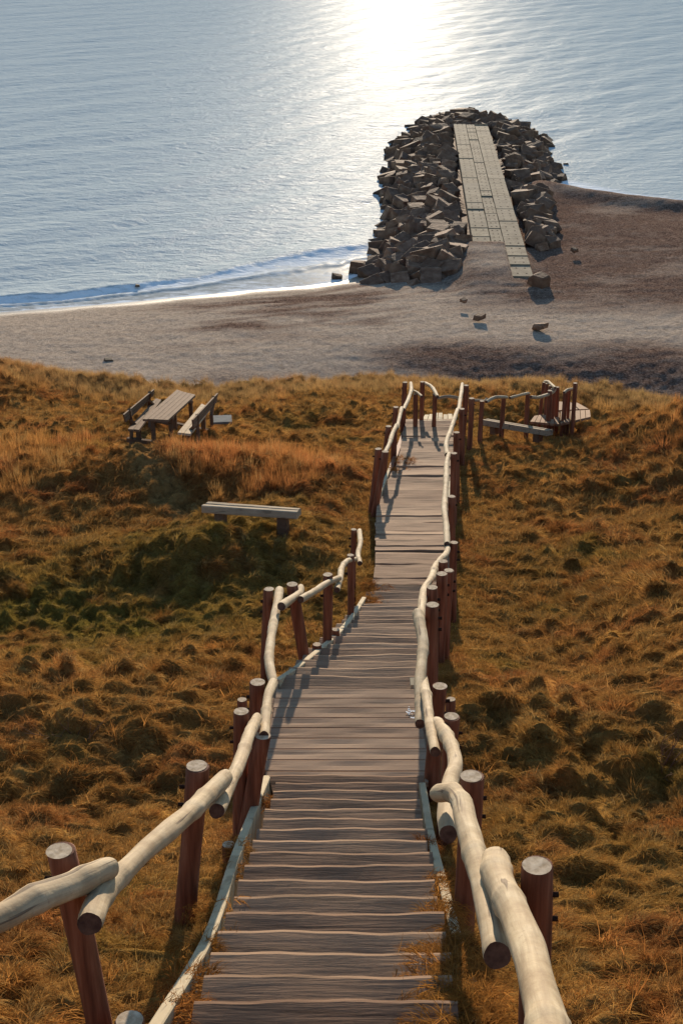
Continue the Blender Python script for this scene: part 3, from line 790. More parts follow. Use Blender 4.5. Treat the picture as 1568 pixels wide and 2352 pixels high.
def post(parent, top, base=None, dia=.125, h=1.03, bolts=2, side=0, seed=0, below=.5, n=18, label=None):
    p = on_deck(*top, h * HS); d = p[1] * CT + (CZ - p[2]) * ST
    lean = np.zeros(3)
    if base is not None:
        # sideways lean of the post as far as its foot shows it
        zb = float(zdeck(p[1])) - .1; bb = at_t(base[0], base[1], d)
        drop = p[2] - bb[2]; 
        if drop > .3: lean[0] = np.clip((bb[0] - p[0]) / drop, -.16, .16)
    L = p[2] - (float(zdeck(p[1])) - below)
    t = np.linspace(0, 1, 9); rg = np.random.default_rng(seed + 70)
    pts = np.array([p + np.array([lean[0] * L * a + .008 * math.sin(3 * a + seed), .01 * math.sin(2.5 * a + seed * 2), -L * a]) for a in t])
    r = dia / 2 * (1 + .05 * np.sin(t * 6 + seed)) * (1 + .05 * t)
    pts = np.vstack([pts[0] + UP * 0.0, pts[0] - UP * .006, pts[1:]]); r = np.concatenate([[r[0] * .94], [r[0]], r[1:]])
    mb = MB(); mb.tube(pts, r, n, 0, None, .025, seed)
    # sawn top
    th = np.linspace(0, 2 * np.pi, n, endpoint=False)
    mb.add([p + np.array([math.cos(a), math.sin(a), 0]) * dia * .47 + UP * .002 for a in th], [tuple(range(n))], 1)
    o = mb.build('post', [M['post'], M['cut']], parent, label)
    for k in range(bolts):
        b = MB(); c = p + np.array([side * dia * .5 + lean[0] * (.14 + .12 * k), 0, -.14 - .12 * k])
        b.tube([c - np.array([side * .01, 0, 0]), c + np.array([side * .028, 0, 0])], .012 if p[1] < 9 else .016, 8)
        b.build('bolt', M['bolt'], o)
    return o
def railing(name_at, label, group='log railings along the path'):
    return thing('log_railing', on_deck(*name_at, -.1), label, 'railing', group)

ra = railing((340, 2300), 'nearest left railing of crooked pale logs on brown posts beside the nearest steps')
log(ra, [(-230, 2190), (-110, 2150), (0, 2109), (80, 2066), (160, 2036), (215, 2010), (252, 1994)], .064, .058, seed=1)
log(ra, [(206, 2122), (224, 2075), (256, 2031), (304, 1983), (340, 1947), (384, 1911), (432, 1871), (480, 1823), (518, 1785)], .056, .056, .76, .93, seed=2)
log(ra, [(498, 1863), (516, 1823), (536, 1783), (556, 1735), (576, 1679), (591, 1648)], .050, .047, .77, .93, seed=3)
log(ra, [(606, 1690), (611, 1639), (618, 1592), (628, 1567)], .042, .046, .8, .92, seed=4)
post(ra, (136, 1955), (175, 2330), .116, side=-1, seed=1); post(ra, (452, 1759), (412, 2200), .125, side=-1, seed=2)
post(ra, (554, 1634), (548, 1907), .115, side=-1, seed=3); post(ra, (592, 1567), (585, 1823), .13, side=-1, seed=4)
post(ra, (604, 1690), (583, 1800), .12, h=.8, bolts=0, seed=41)
rb = railing((700, 1500), 'short left railing of crooked pale logs bending right beside the narrow middle flight')
log(rb, [(628, 1568), (618, 1520), (621, 1477), (629, 1427), (637, 1384), (642, 1355)], .046, .052, .92, .95, seed=5)
log(rb, [(646, 1393), (672, 1374), (687, 1364), (691, 1349)], .05, .045, .9, .95, seed=6)
log(rb, [(690, 1377), (726, 1356), (752, 1339), (778, 1328)], .042, .04, .9, .93, seed=7)
log(rb, [(773, 1355), (780, 1333), (785, 1304), (796, 1289), (816, 1285)], .042, .036, .82, .92, seed=8)
log(rb, [(826, 1294), (822, 1276), (827, 1247), (825, 1219)], .036, .04, .88, .93, seed=9)
post(rb, (618, 1353), (610, 1500), .105, side=-1, seed=5); post(rb, (671, 1342), (690, 1516), .12, side=-1, seed=6)
post(rb, (752, 1320), (750, 1484), .105, side=-1, seed=7); post(rb, (804, 1275), (806, 1412), .085, side=-1, seed=8); post(rb, (812, 1216), (812, 1340), .08, side=-1, seed=9)
HS = .97
rc = railing((870, 1150), 'left railing of pale logs beside the upper end of the long boardwalk')
log(rc, [(884, 1040), (894, 1019), (900, 999), (910, 977)], .045, .048, .9, .93, seed=10)
log(rc, [(911, 985), (916, 963), (922, 937)], .042, .045, .88, .93, seed=11)
log(rc, [(926, 941), (938, 915), (944, 895), (943, 880)], .045, .05, .9, .95, seed=12)
for k, (tp, bs) in enumerate([((868, 1031), (858, 1155)), ((884, 1037), (874, 1115)), ((892, 979), (884, 1091)), ((909, 935), (906, 1039)), ((930, 878), (926, 983))]):
    post(rc, tp, bs, .115, side=-1, seed=20 + k, bolts=1)
HS = .86
rd = railing((1080, 2250), 'nearest right railing of thick pale logs on brown posts beside the nearest steps')
log(rd, [(1290, 2620), (1272, 2470), (1255, 2352), (1231, 2255), (1207, 2163), (1183, 2103), (1158, 2051), (1139, 2003), (1138, 1972)], .070, .066, .92, .95, seed=13)
log(rd, [(1141, 2195), (1125, 2103), (1109, 2031), (1095, 1983), (1081, 1931), (1069, 1887), (1058, 1843), (1040, 1822), (1006, 1822)], .062, .058, .76, .95, seed=14)
log(rd, [(1029, 1916), (1026, 1863), (1033, 1800), (1045, 1759), (1035, 1711), (1017, 1679), (1002, 1658)], .060, .050, .76, .93, seed=15)
log(rd, [(999, 1727), (993, 1695), (984, 1639), (978, 1596), (970, 1558)], .042, .048, .82, .93, seed=16)
post(rd, (1232, 1989), (1240, 2300), .125, side=1, seed=13); post(rd, (1081, 1783), (1079, 2163), .125, side=1, seed=14)
post(rd, (1036, 1645), (1032, 1930), .11, side=1, seed=15); post(rd, (1010, 1576), (1001, 1815), .125, side=1, seed=16)
re = railing((1010, 1480), 'right railing of crooked pale logs curving beside the middle flight')
log(re, [(964, 1663), (966, 1621), (964, 1567), (968, 1520), (971, 1474), (964, 1434), (959, 1408)], .05, .06, .8, .95, seed=17)
log(re, [(964, 1430), (968, 1394), (971, 1369), (977, 1347), (989, 1330), (998, 1304), (1002, 1294)], .05, .045, .92, .93, seed=18)
log(re, [(1003, 1297), (1012, 1284), (1022, 1275), (1027, 1264), (1025, 1250)], .045, .045, .92, .93, seed=19)
for k, (tp, bs, d_) in enumerate([((993, 1389), (993, 1571), .125), ((992, 1349), (992, 1520), .115), ((1014, 1318), (1014, 1484), .12), ((1016, 1289), (1020, 1440), .11), ((1030, 1310), (1029, 1427), .11), ((1042, 1246), (1043, 1362), .11)]):
    post(re, tp, bs, d_, side=1, seed=30 + k, bolts=2)
HS = .97
rf = railing((1040, 1100), 'right railing of pale logs beside the long boardwalk')
log(rf, [(1026, 1250), (1024, 1207), (1020, 1175), (1022, 1135), (1024, 1095), (1026, 1060), (1031, 1043)], .05, .05, .92, .93, seed=20)
log(rf, [(1026, 1045), (1024, 1019), (1032, 995), (1040, 971), (1048, 947), (1051, 940)], .05, .05, .91, .93, seed=21)
log(rf, [(1053, 945), (1056, 919), (1060, 893), (1061, 882)], .048, .05, .9, .95, seed=22)
for k, (tp, bs) in enumerate([((1036, 1140), (1040, 1243)), ((1042, 1041), (1044, 1127)), ((1048, 993), (1050, 1080)), ((1060, 939), (1062, 1020)), ((1070, 885), (1068, 975)), ((1082, 915), (1082, 980))]):
    post(rf, tp, bs, .115, side=1, seed=40 + k, bolts=1)
rg_ = railing((1060, 965), 'low back railing of pale logs crossing behind the turning deck towards the ramp')
def xlog(pix, r, h=.85, seed=0): log(rg_, pix, r, r, h, h, seed)
xlog([(949, 898), (958, 902), (968, 911)], .036, .85, 50)
xlog([(976, 880), (990, 888), (1000, 903), (1004, 911)], .046, .9, 51)
xlog([(1005, 915), (1026, 911), (1052, 914)], .04, .8, 52)
xlog([(1088, 920), (1102, 920), (1112, 921), (1118, 916)], .038, .8, 53)
xlog([(1116, 923), (1136, 913), (1152, 912), (1164, 913)], .042, .8, 54)
xlog([(1170, 914), (1188, 909), (1204, 905), (1213, 903)], .036, .8, 55)
xlog([(1218, 912), (1232, 913), (1250, 909), (1270, 899), (1274, 890)], .046, .8, 56)
for k, (tp, bs, hh) in enumerate([((954, 905), (954, 963), .82), ((969, 877), (969, 963), 1.0), ((998, 905), (998, 953), .82), ((1106, 921), (1106, 971), .8), ((1157, 911), (1156, 962), .8), ((1212, 903), (1212, 956), .8), ((1262, 897), (1262, 950), .8), ((1269, 893), (1270, 945), .8), ((1278, 889), (1280, 938), .8)]):
    post(rg_, tp, bs, .105, hh, 0, seed=50 + k)
rh = railing((1300, 925), 'short left railing with leaning brown posts dropping from the ramp to the beach')
log(rh, [(1250, 876), (1258, 877), (1266, 884), (1274, 891)], .04, .04, .85, .85, 60)
for k, (tp, bs) in enumerate([((1249, 878), (1247, 915)), ((1256, 881), (1256, 922)), ((1264, 886), (1262, 930))]): post(rh, tp, bs, .085, .85, 0, seed=60 + k)
ri = railing((1325, 925), 'short right railing with one tall brown post at the top of the ramp')
log(ri, [(1294, 902), (1302, 896), (1317, 894)], .042, .042, .8, .8, 61)
for k, (tp, hh) in enumerate([((1320, 880), 1.0), ((1295, 902), .75), ((1301, 898), .75), ((1308, 897), .75)]): post(ri, tp, None, .10 if k == 0 else .07, hh, 0, seed=70 + k)

# short stubs standing in the grass next to the stairs
def stub(px, py, dia, label, h=.14):
    p = on_deck(px, py, h); mb = MB(); t = thing('post_stub', p - UP * h, label, 'stub')
    mb.tube([p, p - UP * .01, p - UP * (h + .35)], [dia * .47, dia / 2, dia / 2], 16, 0, None, .03, 5)
    th = np.linspace(0, 6.283, 16, endpoint=False); mb.add([p + np.array([math.cos(a), math.sin(a), 0]) * dia * .45 + UP * .002 for a in th], [tuple(range(16))], 1)
    mb.build('stump', [M['post'], M['cut']], t)
stub(298, 2344, .13, 'sawn stub with pale top at the bottom edge left of the nearest steps', .05)
stub(525, 1940, .09, 'thin sawn stub in the grass between the two tall left posts', .05)
stub(728, 1480, .10, 'sawn stub outside the curved edge board, nearer the landing', .12)
stub(771, 1446, .09, 'sawn stub outside the curved edge board, farther from the landing', .14)
stub(556, 1607, .09, 'short square topped stub behind the left posts of the landing', .35)
stub(1035, 1606, .09, 'short dark stub in the grass right of the landing posts', .2)

# ------------------------------------------------------------------ picnic table and benches
def gz(x, y): return float(ground(np.array([x]), np.array([y]))[0])
pc = on_deck(385, 985, 0.0)
slope = 10.0
tb = thing('picnic_table', (pc[0], pc[1], pc[2]), 'weathered wooden picnic table with two attached seats and slanted backrests in the grass', 'picnic table')
def world_quad(pix, h): return [on_deck(a, b, h) for a, b in pix]
def slab_from(pix, h, th, nboards, name, parent, mat, lean=0.0):
    q = [np.array(v) for v in world_quad(pix, h)]
    mb = MB()
    for k in range(nboards):
        f0, f1 = (k + .03) / nboards, (k + .97) / nboards
        e = sr.uniform(-.02, .02)
        p = [q[0] + (q[1] - q[0]) * f0, q[0] + (q[1] - q[0]) * f1, q[3] + (q[2] - q[3]) * f1, q[3] + (q[2] - q[3]) * f0]
        d = (p[2] - p[1]); d /= np.linalg.norm(d); p = [p[0] - d * e, p[1] - d * e, p[2] + d * e, p[3] + d * e]
        mb.add(p + [v - UP * th for v in p], [(0, 1, 2, 3), (7, 6, 5, 4), (0, 4, 5, 1), (1, 5, 6, 2), (2, 6, 7, 3), (3, 7, 4, 0)])
    return mb.build(name, mat, parent), q
_, tq = slab_from([(328, 962), (387, 964), (449, 907), (406, 895)], .74, .05, 5, 'tabletop', tb, M['table_wood'])
_, sl = slab_from([(294, 985), (320, 987), (371, 918), (358, 915)], .44, .05, 2, 'seat', tb, M['table_wood'])
_, sq_ = slab_from([(408, 993), (438, 996), (484, 937), (463, 927)], .44, .05, 2, 'seat', tb, M['bench_wood'])
def back_from(near_far, th=.035):
    mb = MB(); (nt, nb, ft, fb), hs = near_far
    P_ = [on_deck(*nb, hs[0]), on_deck(*fb, hs[0]), on_deck(*ft, hs[1]), on_deck(*nt, hs[1])]
    P_ = [np.array(v) for v in P_]
    for k in range(2):
        f0, f1 = k * .53, k * .53 + .47
        a = [P_[0] + (P_[3] - P_[0]) * f0, P_[1] + (P_[2] - P_[1]) * f0, P_[1] + (P_[2] - P_[1]) * f1, P_[0] + (P_[3] - P_[0]) * f1]
        off = np.array([th, 0, 0.0])
        mb.add(a + [v + off for v in a], [(0, 1, 2, 3), (7, 6, 5, 4), (0, 4, 5, 1), (1, 5, 6, 2), (2, 6, 7, 3), (3, 7, 4, 0)])
    return mb.build('backrest', M['table_wood'], tb), P_
_, bl = back_from((((282, 952), (286, 970), (352, 894), (350, 908)), (.6, .8)))
_, br = back_from((((440, 964), (442, 984), (498, 903), (494, 924)), (.6, .8)))
def beam(mb, a, b, w, h):
    a, b = np.array(a, float), np.array(b, float); d = b - a; L_ = np.linalg.norm(d); d /= L_
    s_ = np.cross(d, UP); 
    if np.linalg.norm(s_) < .05: s_ = np.array([1., 0, 0])
    s_ /= np.linalg.norm(s_); mb.box((a + b) / 2, d, s_, np.cross(s_, d), L_, w, h)
for f in (.16, .84):
    L_ = lambda q, i, j: q[i] + (q[j] - q[i]) * f
    tl, t_r = L_(tq, 0, 3), L_(tq, 1, 2); s1 = (L_(sl, 0, 3) + L_(sl, 1, 2)) / 2; s2 = (L_(sq_, 0, 3) + L_(sq_, 1, 2)) / 2
    b1, b1t, b2, b2t = L_(bl, 0, 1), L_(bl, 3, 2), L_(br, 0, 1), L_(br, 3, 2)
    base = min(gz(*s1[:2]), gz(*s2[:2]))
    mb = MB(); g = lambda p: np.array([p[0], p[1], s1[2] - .44 + .02])
    beam(mb, g(s1) + np.array([-.25, 0, .06]), g(s2) + np.array([.3, 0, .06]), .09, .09)
    beam(mb, (tl + t_r) / 2 - UP * .06 - np.array([.18, 0, 0]), g((tl + t_r) / 2) + UP * .06 - np.array([.18, 0, 0]), .09, .07)
    beam(mb, (tl + t_r) / 2 - UP * .06 + np.array([.2, 0, 0]), g((tl + t_r) / 2) + UP * .06 + np.array([.2, 0, 0]), .09, .07)
    beam(mb, tl - UP * .085, t_r - UP * .085, .08, .06)
    for s_, bb, bt in ((s1, b1, b1t), (s2, b2, b2t)):
        beam(mb, s_ - UP * .06, np.array([s_[0], s_[1], s1[2] - .5]), .1, .1)
        beam(mb, s_ - UP * .085, bb - UP * .02, .07, .05); beam(mb, bb - (bt - bb) * 1.0 + np.array([.02, .03, 0]), bt + np.array([.02, .03, 0]), .07, .06)
        beam(mb, bb - (bt - bb) * 1.0 + np.array([.02, .03, 0]), np.array([bb[0], bb[1], s1[2] - .5]), .07, .06)
    mb.build('leg_frame', M['table_wood'], tb)
sp = on_deck(510, 964, .03); mb = MB(); mb.box(sp, (1, .1, 0), (-.1, 1, 0), UP, .46, .5, .06, 0, .01)
tag(mb.build('flat_slab', M['slabgrey']), 'flat grey slab lying in the grass right of the picnic table', 'slab')

def bench(label, pa, pb, h, depth=.3, th=.13, group=None, tilt=.16):
    a, b = on_deck(*pa, h), on_deck(*pb, h); a, b = np.array(a), np.array(b)
    c = (a + b) / 2; d = b - a; L_ = np.linalg.norm(d); d /= L_
    s_ = np.cross(UP, d); s_ /= np.linalg.norm(s_); up = np.cross(d, s_); s_, up = s_ * math.cos(tilt) - up * math.sin(tilt), up * math.cos(tilt) + s_ * math.sin(tilt)
    t = thing('bench', c - UP * h, label, 'bench', 'backless beam benches in the grass')
    mb = MB()
    for k, o_ in enumerate((-.5, .5)):
        mb.box(c - up * th / 2 + s_ * o_ * depth * .5 + up * (.008 * k), d, s_, up, L_ - .03 * k, depth / 2 - .012, th, 0, .012, .006)
    mb.build('seat', M['bench_wood'], t)
    for f in (-.33, .33):
        mb = MB(); q = c + d * L_ * f - up * (th + .004); mb.box(q - UP * (h) / 2, d, np.cross(UP, d), UP, .16, depth * .6, h + .1, 0, .01); mb.build('leg', M['table_wood'], t)
    return t
bench('pale topped backless beam bench in the hollow in front of the red grass mound', (470, 1157), (687, 1172), .40, .27, .12)
bench('low dark beam bench right of the long boardwalk near the ramp', (1111, 963), (1262, 988), .13, .26, .13)

# bare twig shrubs
def twigs(px, py, label, n, hgt, seed, spread=1.0):
    p = on_deck(px, py, 0); p[2] = gz(p[0], p[1]); rr = random.Random(seed); mb = MB()
    def grow(a, d, L_, r_, lv):
        pts = [a]; dd = np.array(d, float)
        for k in range(5):
            dd = dd + np.array([rr.gauss(0, .12), rr.gauss(0, .12), rr.gauss(.03, .08)]); dd /= np.linalg.norm(dd); pts.append(pts[-1] + dd * L_ / 5)
        mb.tube(pts, np.linspace(r_, r_ * .4, 6), 5)
        if lv:
            for k in (2, 3, 4):
                e = dd + np.array([rr.gauss(0, .6), rr.gauss(0, .6), rr.gauss(.1, .3)]); grow(pts[k], e / np.linalg.norm(e), L_ * .5, r_ * .5, lv - 1)
    for k in range(n):
        d = np.array([rr.gauss(0, .5 * spread), rr.gauss(0, .4), 1.0]); grow(p + np.array([rr.gauss(0, .05), rr.gauss(0, .05), -.05]), d / np.linalg.norm(d), hgt * rr.uniform(.6, 1.1), .006, 1)
    return tag(mb.build('bare_shrub', M['twig']), label, 'shrub')
twigs(163, 1640, 'small bare twig shrub in the grass at the left edge', 5, .4, 1, 1.4)
twigs(1530, 1700, 'bare reddish twig shrub on the tussocks at the right edge', 8, .55, 2)

# ------------------------------------------------------------------ grass (uncountable): blades in tufts, set out with geometry nodes
def grass_mat(name, transl=.35):
    m = NT(name)
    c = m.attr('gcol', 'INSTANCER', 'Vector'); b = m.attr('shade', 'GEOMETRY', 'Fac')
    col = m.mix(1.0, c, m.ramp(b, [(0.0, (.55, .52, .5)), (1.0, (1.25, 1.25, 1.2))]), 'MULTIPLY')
    d = m.node('ShaderNodeBsdfDiffuse'); t = m.node('ShaderNodeBsdfTranslucent'); x = m.node('ShaderNodeMixShader')
    m.l.new(col, d.inputs[0]); m.l.new(col, t.inputs[0]); x.inputs[0].default_value = transl
    m.l.new(d.outputs[0], x.inputs[1]); m.l.new(t.outputs[0], x.inputs[2]); m.l.new(x.outputs[0], m.out.inputs[0])
    return m.mat
M['grass'] = grass_mat('dry_grass', .5)
def tuft_mesh(name, seed, n, length, width, spread, comb, up, droop, segs=4):
    rg = np.random.default_rng(seed); V = []; Fc = []; S = []
    for _ in range(n):
        a = rg.uniform(0, 6.283); rr = spread * math.sqrt(rg.random()); base = np.array([rr * math.cos(a), rr * math.sin(a), -.015])
        d = np.array([math.cos(a) * .5 + comb + rg.normal(0, .35), math.sin(a) * .5 + rg.normal(0, .35), up * rg.uniform(.6, 1.4)]); d /= np.linalg.norm(d)
        L_ = length * rg.uniform(.55, 1.25); w = width * rg.uniform(.6, 1.3)
        side = np.cross(d, [0, 0, 1.]); side /= np.linalg.norm(side) + 1e-9
        tw = rg.uniform(-.8, .8); side = side * math.cos(tw) + np.cross(side, d) * math.sin(tw)
        p = base.copy(); b0 = len(V); sh = rg.random()
        for k in range(segs + 1):
            ww = w * (1 - .85 * (k / segs) ** 1.5)
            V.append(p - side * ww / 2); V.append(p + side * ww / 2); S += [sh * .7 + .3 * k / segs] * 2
            d = d + np.array([0, 0, -droop / segs]); d /= np.linalg.norm(d); p = p + d * L_ / segs
        Fc += [(b0 + 2 * k, b0 + 2 * k + 1, b0 + 2 * k + 3, b0 + 2 * k + 2) for k in range(segs)]
    me = bpy.data.meshes.new(name); me.from_pydata([tuple(v) for v in V], [], Fc)
    at = me.attributes.new('shade', 'FLOAT', 'POINT'); at.data.foreach_set('value', np.array(S, np.float32))
    me.materials.append(M['grass']); me.polygons.foreach_set('use_smooth', [True] * len(Fc)); me.update()
    return me
def collection(name, meshes):
    c = bpy.data.collections.new(name)
    for i, me in enumerate(meshes):
        o = bpy.data.objects.new('%s_%d' % (name, i), me); c.objects.link(o)
    return c
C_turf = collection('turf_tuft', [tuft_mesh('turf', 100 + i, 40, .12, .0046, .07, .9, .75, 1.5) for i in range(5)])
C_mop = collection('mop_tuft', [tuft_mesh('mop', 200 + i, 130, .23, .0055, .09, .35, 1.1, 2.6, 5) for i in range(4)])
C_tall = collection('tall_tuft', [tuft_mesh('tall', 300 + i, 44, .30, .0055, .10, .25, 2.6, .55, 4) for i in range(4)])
def scatter(name, coll, pts, rot, scl, col, npick, label, cat):
    me = bpy.data.meshes.new(name); n = len(pts)
    me.vertices.add(n); me.vertices.foreach_set('co', pts.astype(np.float32).ravel())
    for k, a in (('rot', rot), ('gcol', col)):
        at = me.attributes.new(k, 'FLOAT_VECTOR', 'POINT'); at.data.foreach_set('vector', a.astype(np.float32).ravel())
    at = me.attributes.new('scl', 'FLOAT', 'POINT'); at.data.foreach_set('value', scl.astype(np.float32))
    at = me.attributes.new('pick', 'INT', 'POINT'); at.data.foreach_set('value', rng.integers(0, npick, n).astype(np.int32))
    o = bpy.data.objects.new(name, me); COL.objects.link(o); me.materials.append(M['grass'])
    ng = bpy.data.node_groups.new(name, 'GeometryNodeTree')
    ng.interface.new_socket('Geometry', in_out='INPUT', socket_type='NodeSocketGeometry'); ng.interface.new_socket('Geometry', in_out='OUTPUT', socket_type='NodeSocketGeometry')
    N_ = ng.nodes.new; gi, go = N_('NodeGroupInput'), N_('NodeGroupOutput'); ip = N_('GeometryNodeInstanceOnPoints'); ci = N_('GeometryNodeCollectionInfo')
    ci.inputs['Collection'].default_value = coll; ci.inputs['Separate Children'].default_value = True; ci.inputs['Reset Children'].default_value = True
    def named(nm, ty):
        a = N_('GeometryNodeInputNamedAttribute'); a.data_type = ty; a.inputs['Name'].default_value = nm; return [s for s in a.outputs if s.enabled and s.name == 'Attribute'][0]
    e2r = N_('FunctionNodeEulerToRotation'); L_ = ng.links.new
    L_(named('rot', 'FLOAT_VECTOR'), e2r.inputs[0]); L_(e2r.outputs[0], ip.inputs['Rotation']); L_(named('scl', 'FLOAT'), ip.inputs['Scale'])
    ip.inputs['Pick Instance'].default_value = True; L_(named('pick', 'INT'), ip.inputs['Instance Index'])
    L_(gi.outputs[0], ip.inputs['Points']); L_(ci.outputs[0], ip.inputs['Instance']); L_(ip.outputs[0], go.inputs[0])
    md = o.modifiers.new('scatter', 'NODES'); md.node_group = ng
    return tag(o, label, cat, kind='stuff')
def sample(y0, y1, dens, half):
    """random points on the dune between two distances, per square metre"""
    w = lambda y: np.maximum(half * y, 2.2)
    area = np.trapz(2 * w(np.linspace(y0, y1, 50)), np.linspace(y0, y1, 50)); n = int(area * dens)
    y = rng.uniform(y0, y1, n * 2); keep = rng.random(n * 2) < w(y) / w(np.array([y1]))[0]; y = y[keep][:n]
    x = rng.uniform(-1, 1, len(y)) * w(y); return x, y
def bands(lst):
    xs, ys_ = zip(*[sample(*b) for b in lst]); return np.concatenate(xs), np.concatenate(ys_)
def off_deck(x, y, m=.02):
    l, r = edges_np(y); d = (x > l - m) & (x < r + m) & (y < YF + .05)
    ramp = (np.abs(x - 5.6) < 1.6) & (np.abs(y - 34.2) < 1.3)
    return ~d & ~ramp
def lay(x, y, lift=0, align=.6):
    e = .06; z = ground(x, y); nx = -(ground(x + e, y) - ground(x - e, y)) / (2 * e); ny = -(ground(x, y + e) - ground(x, y - e)) / (2 * e)
    tx = np.arctan(ny * align) * -1; ty = np.arctan(nx * align)
    return np.stack([x, y, z + lift], 1), nx, ny, tx, ty
# the turf: short blades combed by the wind
x, y = bands([(2.5, 6, 320, .75), (6, 10, 520, .55), (10, 16, 320, .48), (16, 26, 190, .43), (26, 44, 95, .40)])
x2, y2 = bands([(5, 12, 420, .42), (12, 24, 240, .38), (24, 40, 110, .36)])          # more blades where the hummocks are steep
st_ = np.hypot(ground(x2 + .05, y2) - ground(x2 - .05, y2), ground(x2, y2 + .05) - ground(x2, y2 - .05)) / .1
k = st_ > .75; x, y = np.concatenate([x, x2[k]]), np.concatenate([y, y2[k]])
k = off_deck(x, y, -.02); x, y = x[k], y[k]
P_, nx, ny, tx, ty = lay(x, y)
n_, g_, r_, c_ = zones(x, y)
flow = 3.1 * perlin(x * .35 + 8, y * .35) + .8 + rng.normal(0, .7, len(x))
far = np.clip(y / 15, .8, 1.35)
rot = np.stack([tx, ty, flow], 1); scl = far * rng.uniform(.6, 1.3, len(x)) * (1 - .35 * g_) * (1 - .55 * trail(x, y))
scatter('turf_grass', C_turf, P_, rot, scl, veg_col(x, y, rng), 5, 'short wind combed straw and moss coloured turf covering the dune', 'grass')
# mops of old grass on the hummocks
x, y = bands([(2.5, 8, 9, .7), (8, 16, 9, .5), (16, 30, 6.5, .42), (30, 45, 4, .40)])
h = hummock(x, y); k = off_deck(x, y, .12) & (h > np.quantile(h, .45)) & (trail(x, y) < .3); x, y = x[k], y[k]
P_, nx, ny, tx, ty = lay(x, y, -.02)
rot = np.stack([tx, ty, 3.1 * perlin(x * .35 + 8, y * .35) + .8 + rng.normal(0, .5, len(x))], 1)
n_, g_, r_, c_ = zones(x, y)
mcol = veg_col(x, y, rng) * np.array([.92, .8, .75])
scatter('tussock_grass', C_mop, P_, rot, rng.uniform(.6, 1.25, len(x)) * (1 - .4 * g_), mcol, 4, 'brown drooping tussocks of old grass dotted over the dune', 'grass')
# tall bent grass on mounds and along the crest
x, y = bands([(20, 47, 55, .42)])
n_, g_, r_, c_ = zones(x, y)
yc_ = crest_y(x)
dens = np.clip(.95 * sstep(.3, .75, gauss(x, y, -1.9, 26.0, 2.3, 2.3)) + .8 * sstep(.35, .8, gauss(x, y, 10.0, 29, 3.6, 3.6)) + .8 * sstep(.4, .8, gauss(x, y, -11.5, 40, 3, 4)) + .35 * sstep(.4, .8, gauss(x, y, -6.5, 27, 2.4, 4)) + 1.0 * c_ * (y < yc_ + 2.5), 0, 1)
k = (rng.random(len(x)) < dens) & (deck_dist(x, y) > .5) & (trail(x, y) < .3) & off_deck(x, y) & ~((np.abs(x + 3.9) < 1.5) & (np.abs(y - 30.2) < 1.6)); x, y = x[k], y[k]; c_ = c_[k]
P_, nx, ny, tx, ty = lay(x, y, -.02, .3)
rot = np.stack([tx * .3, ty * .3, rng.uniform(0, 6.28, len(x))], 1)
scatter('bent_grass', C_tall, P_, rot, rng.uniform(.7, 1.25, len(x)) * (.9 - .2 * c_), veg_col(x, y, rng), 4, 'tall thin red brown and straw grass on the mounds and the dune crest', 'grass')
# grass creeping over the ends of the steps
ex = []
for (px, py, nn, sp_) in [(1012, 2050, 22, .05), (1018, 2110, 22, .05), (1034, 2190, 70, .08), (1044, 2240, 70, .09), (1060, 2310, 90, .10), (1075, 2345, 60, .10), (985, 1950, 8, .04), (606, 1850, 8, .03), (552, 1960, 12, .035), (532, 2010, 14, .04), (492, 2110, 16, .05), (462, 2190, 18, .05), (432, 2270, 18, .05), (408, 2330, 16, .05), (845, 1350, 40, .09), (850, 1385, 40, .08), (925, 1060, 30, .15), (905, 1085, 24, .12), (1015, 1330, 14, .08)]:
    c = on_deck(px, py, 0)
    for _ in range(nn): ex.append(c + np.array([rng.normal(0, sp_), rng.normal(0, sp_ * 1.6), -.03 + rng.uniform(-.02, .02)]))
ex = np.array(ex); ex[:, 2] = np.maximum(zdeck(ex[:, 1]) + .045 + rng.uniform(-.03, .02, len(ex)), ground(ex[:, 0], ex[:, 1]))
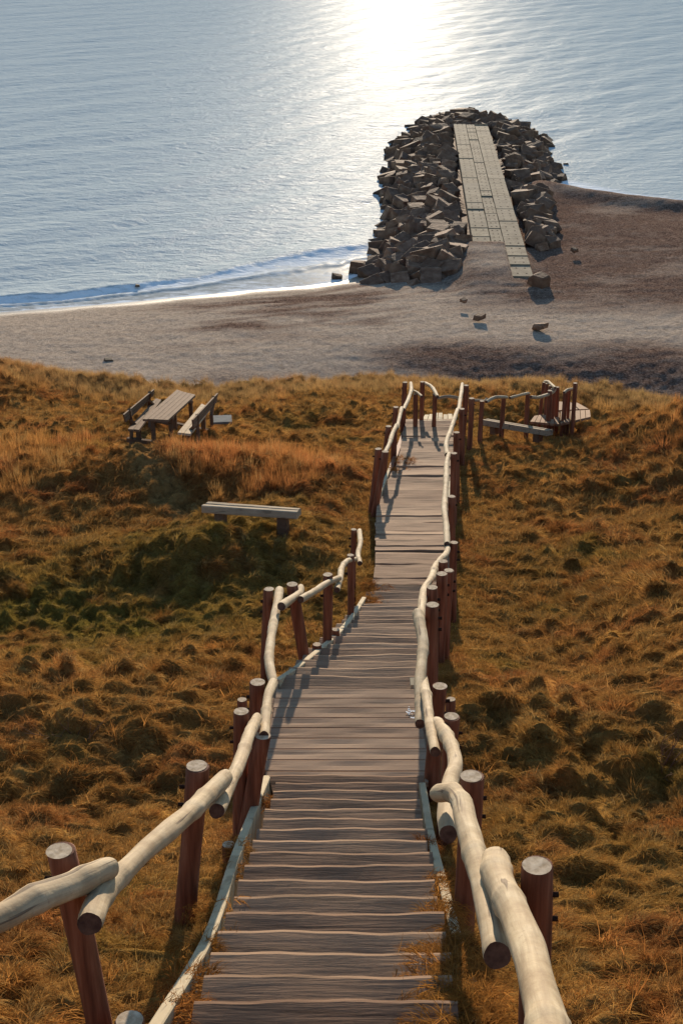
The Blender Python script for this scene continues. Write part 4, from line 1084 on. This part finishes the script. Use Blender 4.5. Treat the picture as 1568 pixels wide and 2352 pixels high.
scatter('creeping_grass', C_turf, ex, np.stack([rng.normal(0, .3, len(ex)), rng.normal(0, .3, len(ex)), rng.uniform(0, 6.28, len(ex))], 1), rng.uniform(.5, 1.05, len(ex)), np.clip(veg_col(ex[:, 0], ex[:, 1], rng) * np.array([.8, .68, .6]), 0, 1), 5, 'brown grass creeping over the ends of the plank steps', 'grass')

# ------------------------------------------------------------------ camera, sky, sun
cam = bpy.data.cameras.new('camera'); co = bpy.data.objects.new('camera', cam); COL.objects.link(co)
co.location = (0, 0, CZ); co.rotation_euler = (math.pi / 2 - PITCH, 0, 0)
cam.sensor_fit = 'VERTICAL'; cam.sensor_height = 36.0; cam.lens = 36.0 * F / 2352; cam.clip_start = .1; cam.clip_end = 20000
scene.camera = co
w = bpy.data.worlds.new('World'); scene.world = w; w.use_nodes = True
nt = w.node_tree; bg = nt.nodes['Background']; sky = nt.nodes.new('ShaderNodeTexSky'); sky.sky_type = 'NISHITA'
sky.sun_disc = False; sky.sun_elevation = SUN_EL; sky.sun_rotation = SUN_AZ; sky.altitude = 20; sky.air_density = 1.0; sky.dust_density = 0.0; sky.ozone_density = 2.0
nt.links.new(sky.outputs[0], bg.inputs[0]); bg.inputs[1].default_value = .10
sd = bpy.data.lights.new('sun', 'SUN'); so = bpy.data.objects.new('sun', sd); COL.objects.link(so)
sd.energy = 3.6; sd.angle = R(.6); sd.color = (1.0, .84, .64)
dirv = Vector((math.sin(SUN_AZ) * math.cos(SUN_EL), math.cos(SUN_AZ) * math.cos(SUN_EL), math.sin(SUN_EL)))
so.rotation_euler = dirv.to_track_quat('Z', 'Y').to_euler(); so.location = (0, 60, 60)
vs = scene.view_settings; vs.view_transform = 'Standard'; vs.look = 'None'; vs.exposure = 1.2; vs.gamma = 1.0
scene.cycles.max_bounces = 5; scene.cycles.diffuse_bounces = 2; scene.cycles.glossy_bounces = 2; scene.cycles.transmission_bounces = 2
scene.cycles.sample_clamp_indirect = 4
try:
    scene.cycles.use_denoising = True
except Exception: pass
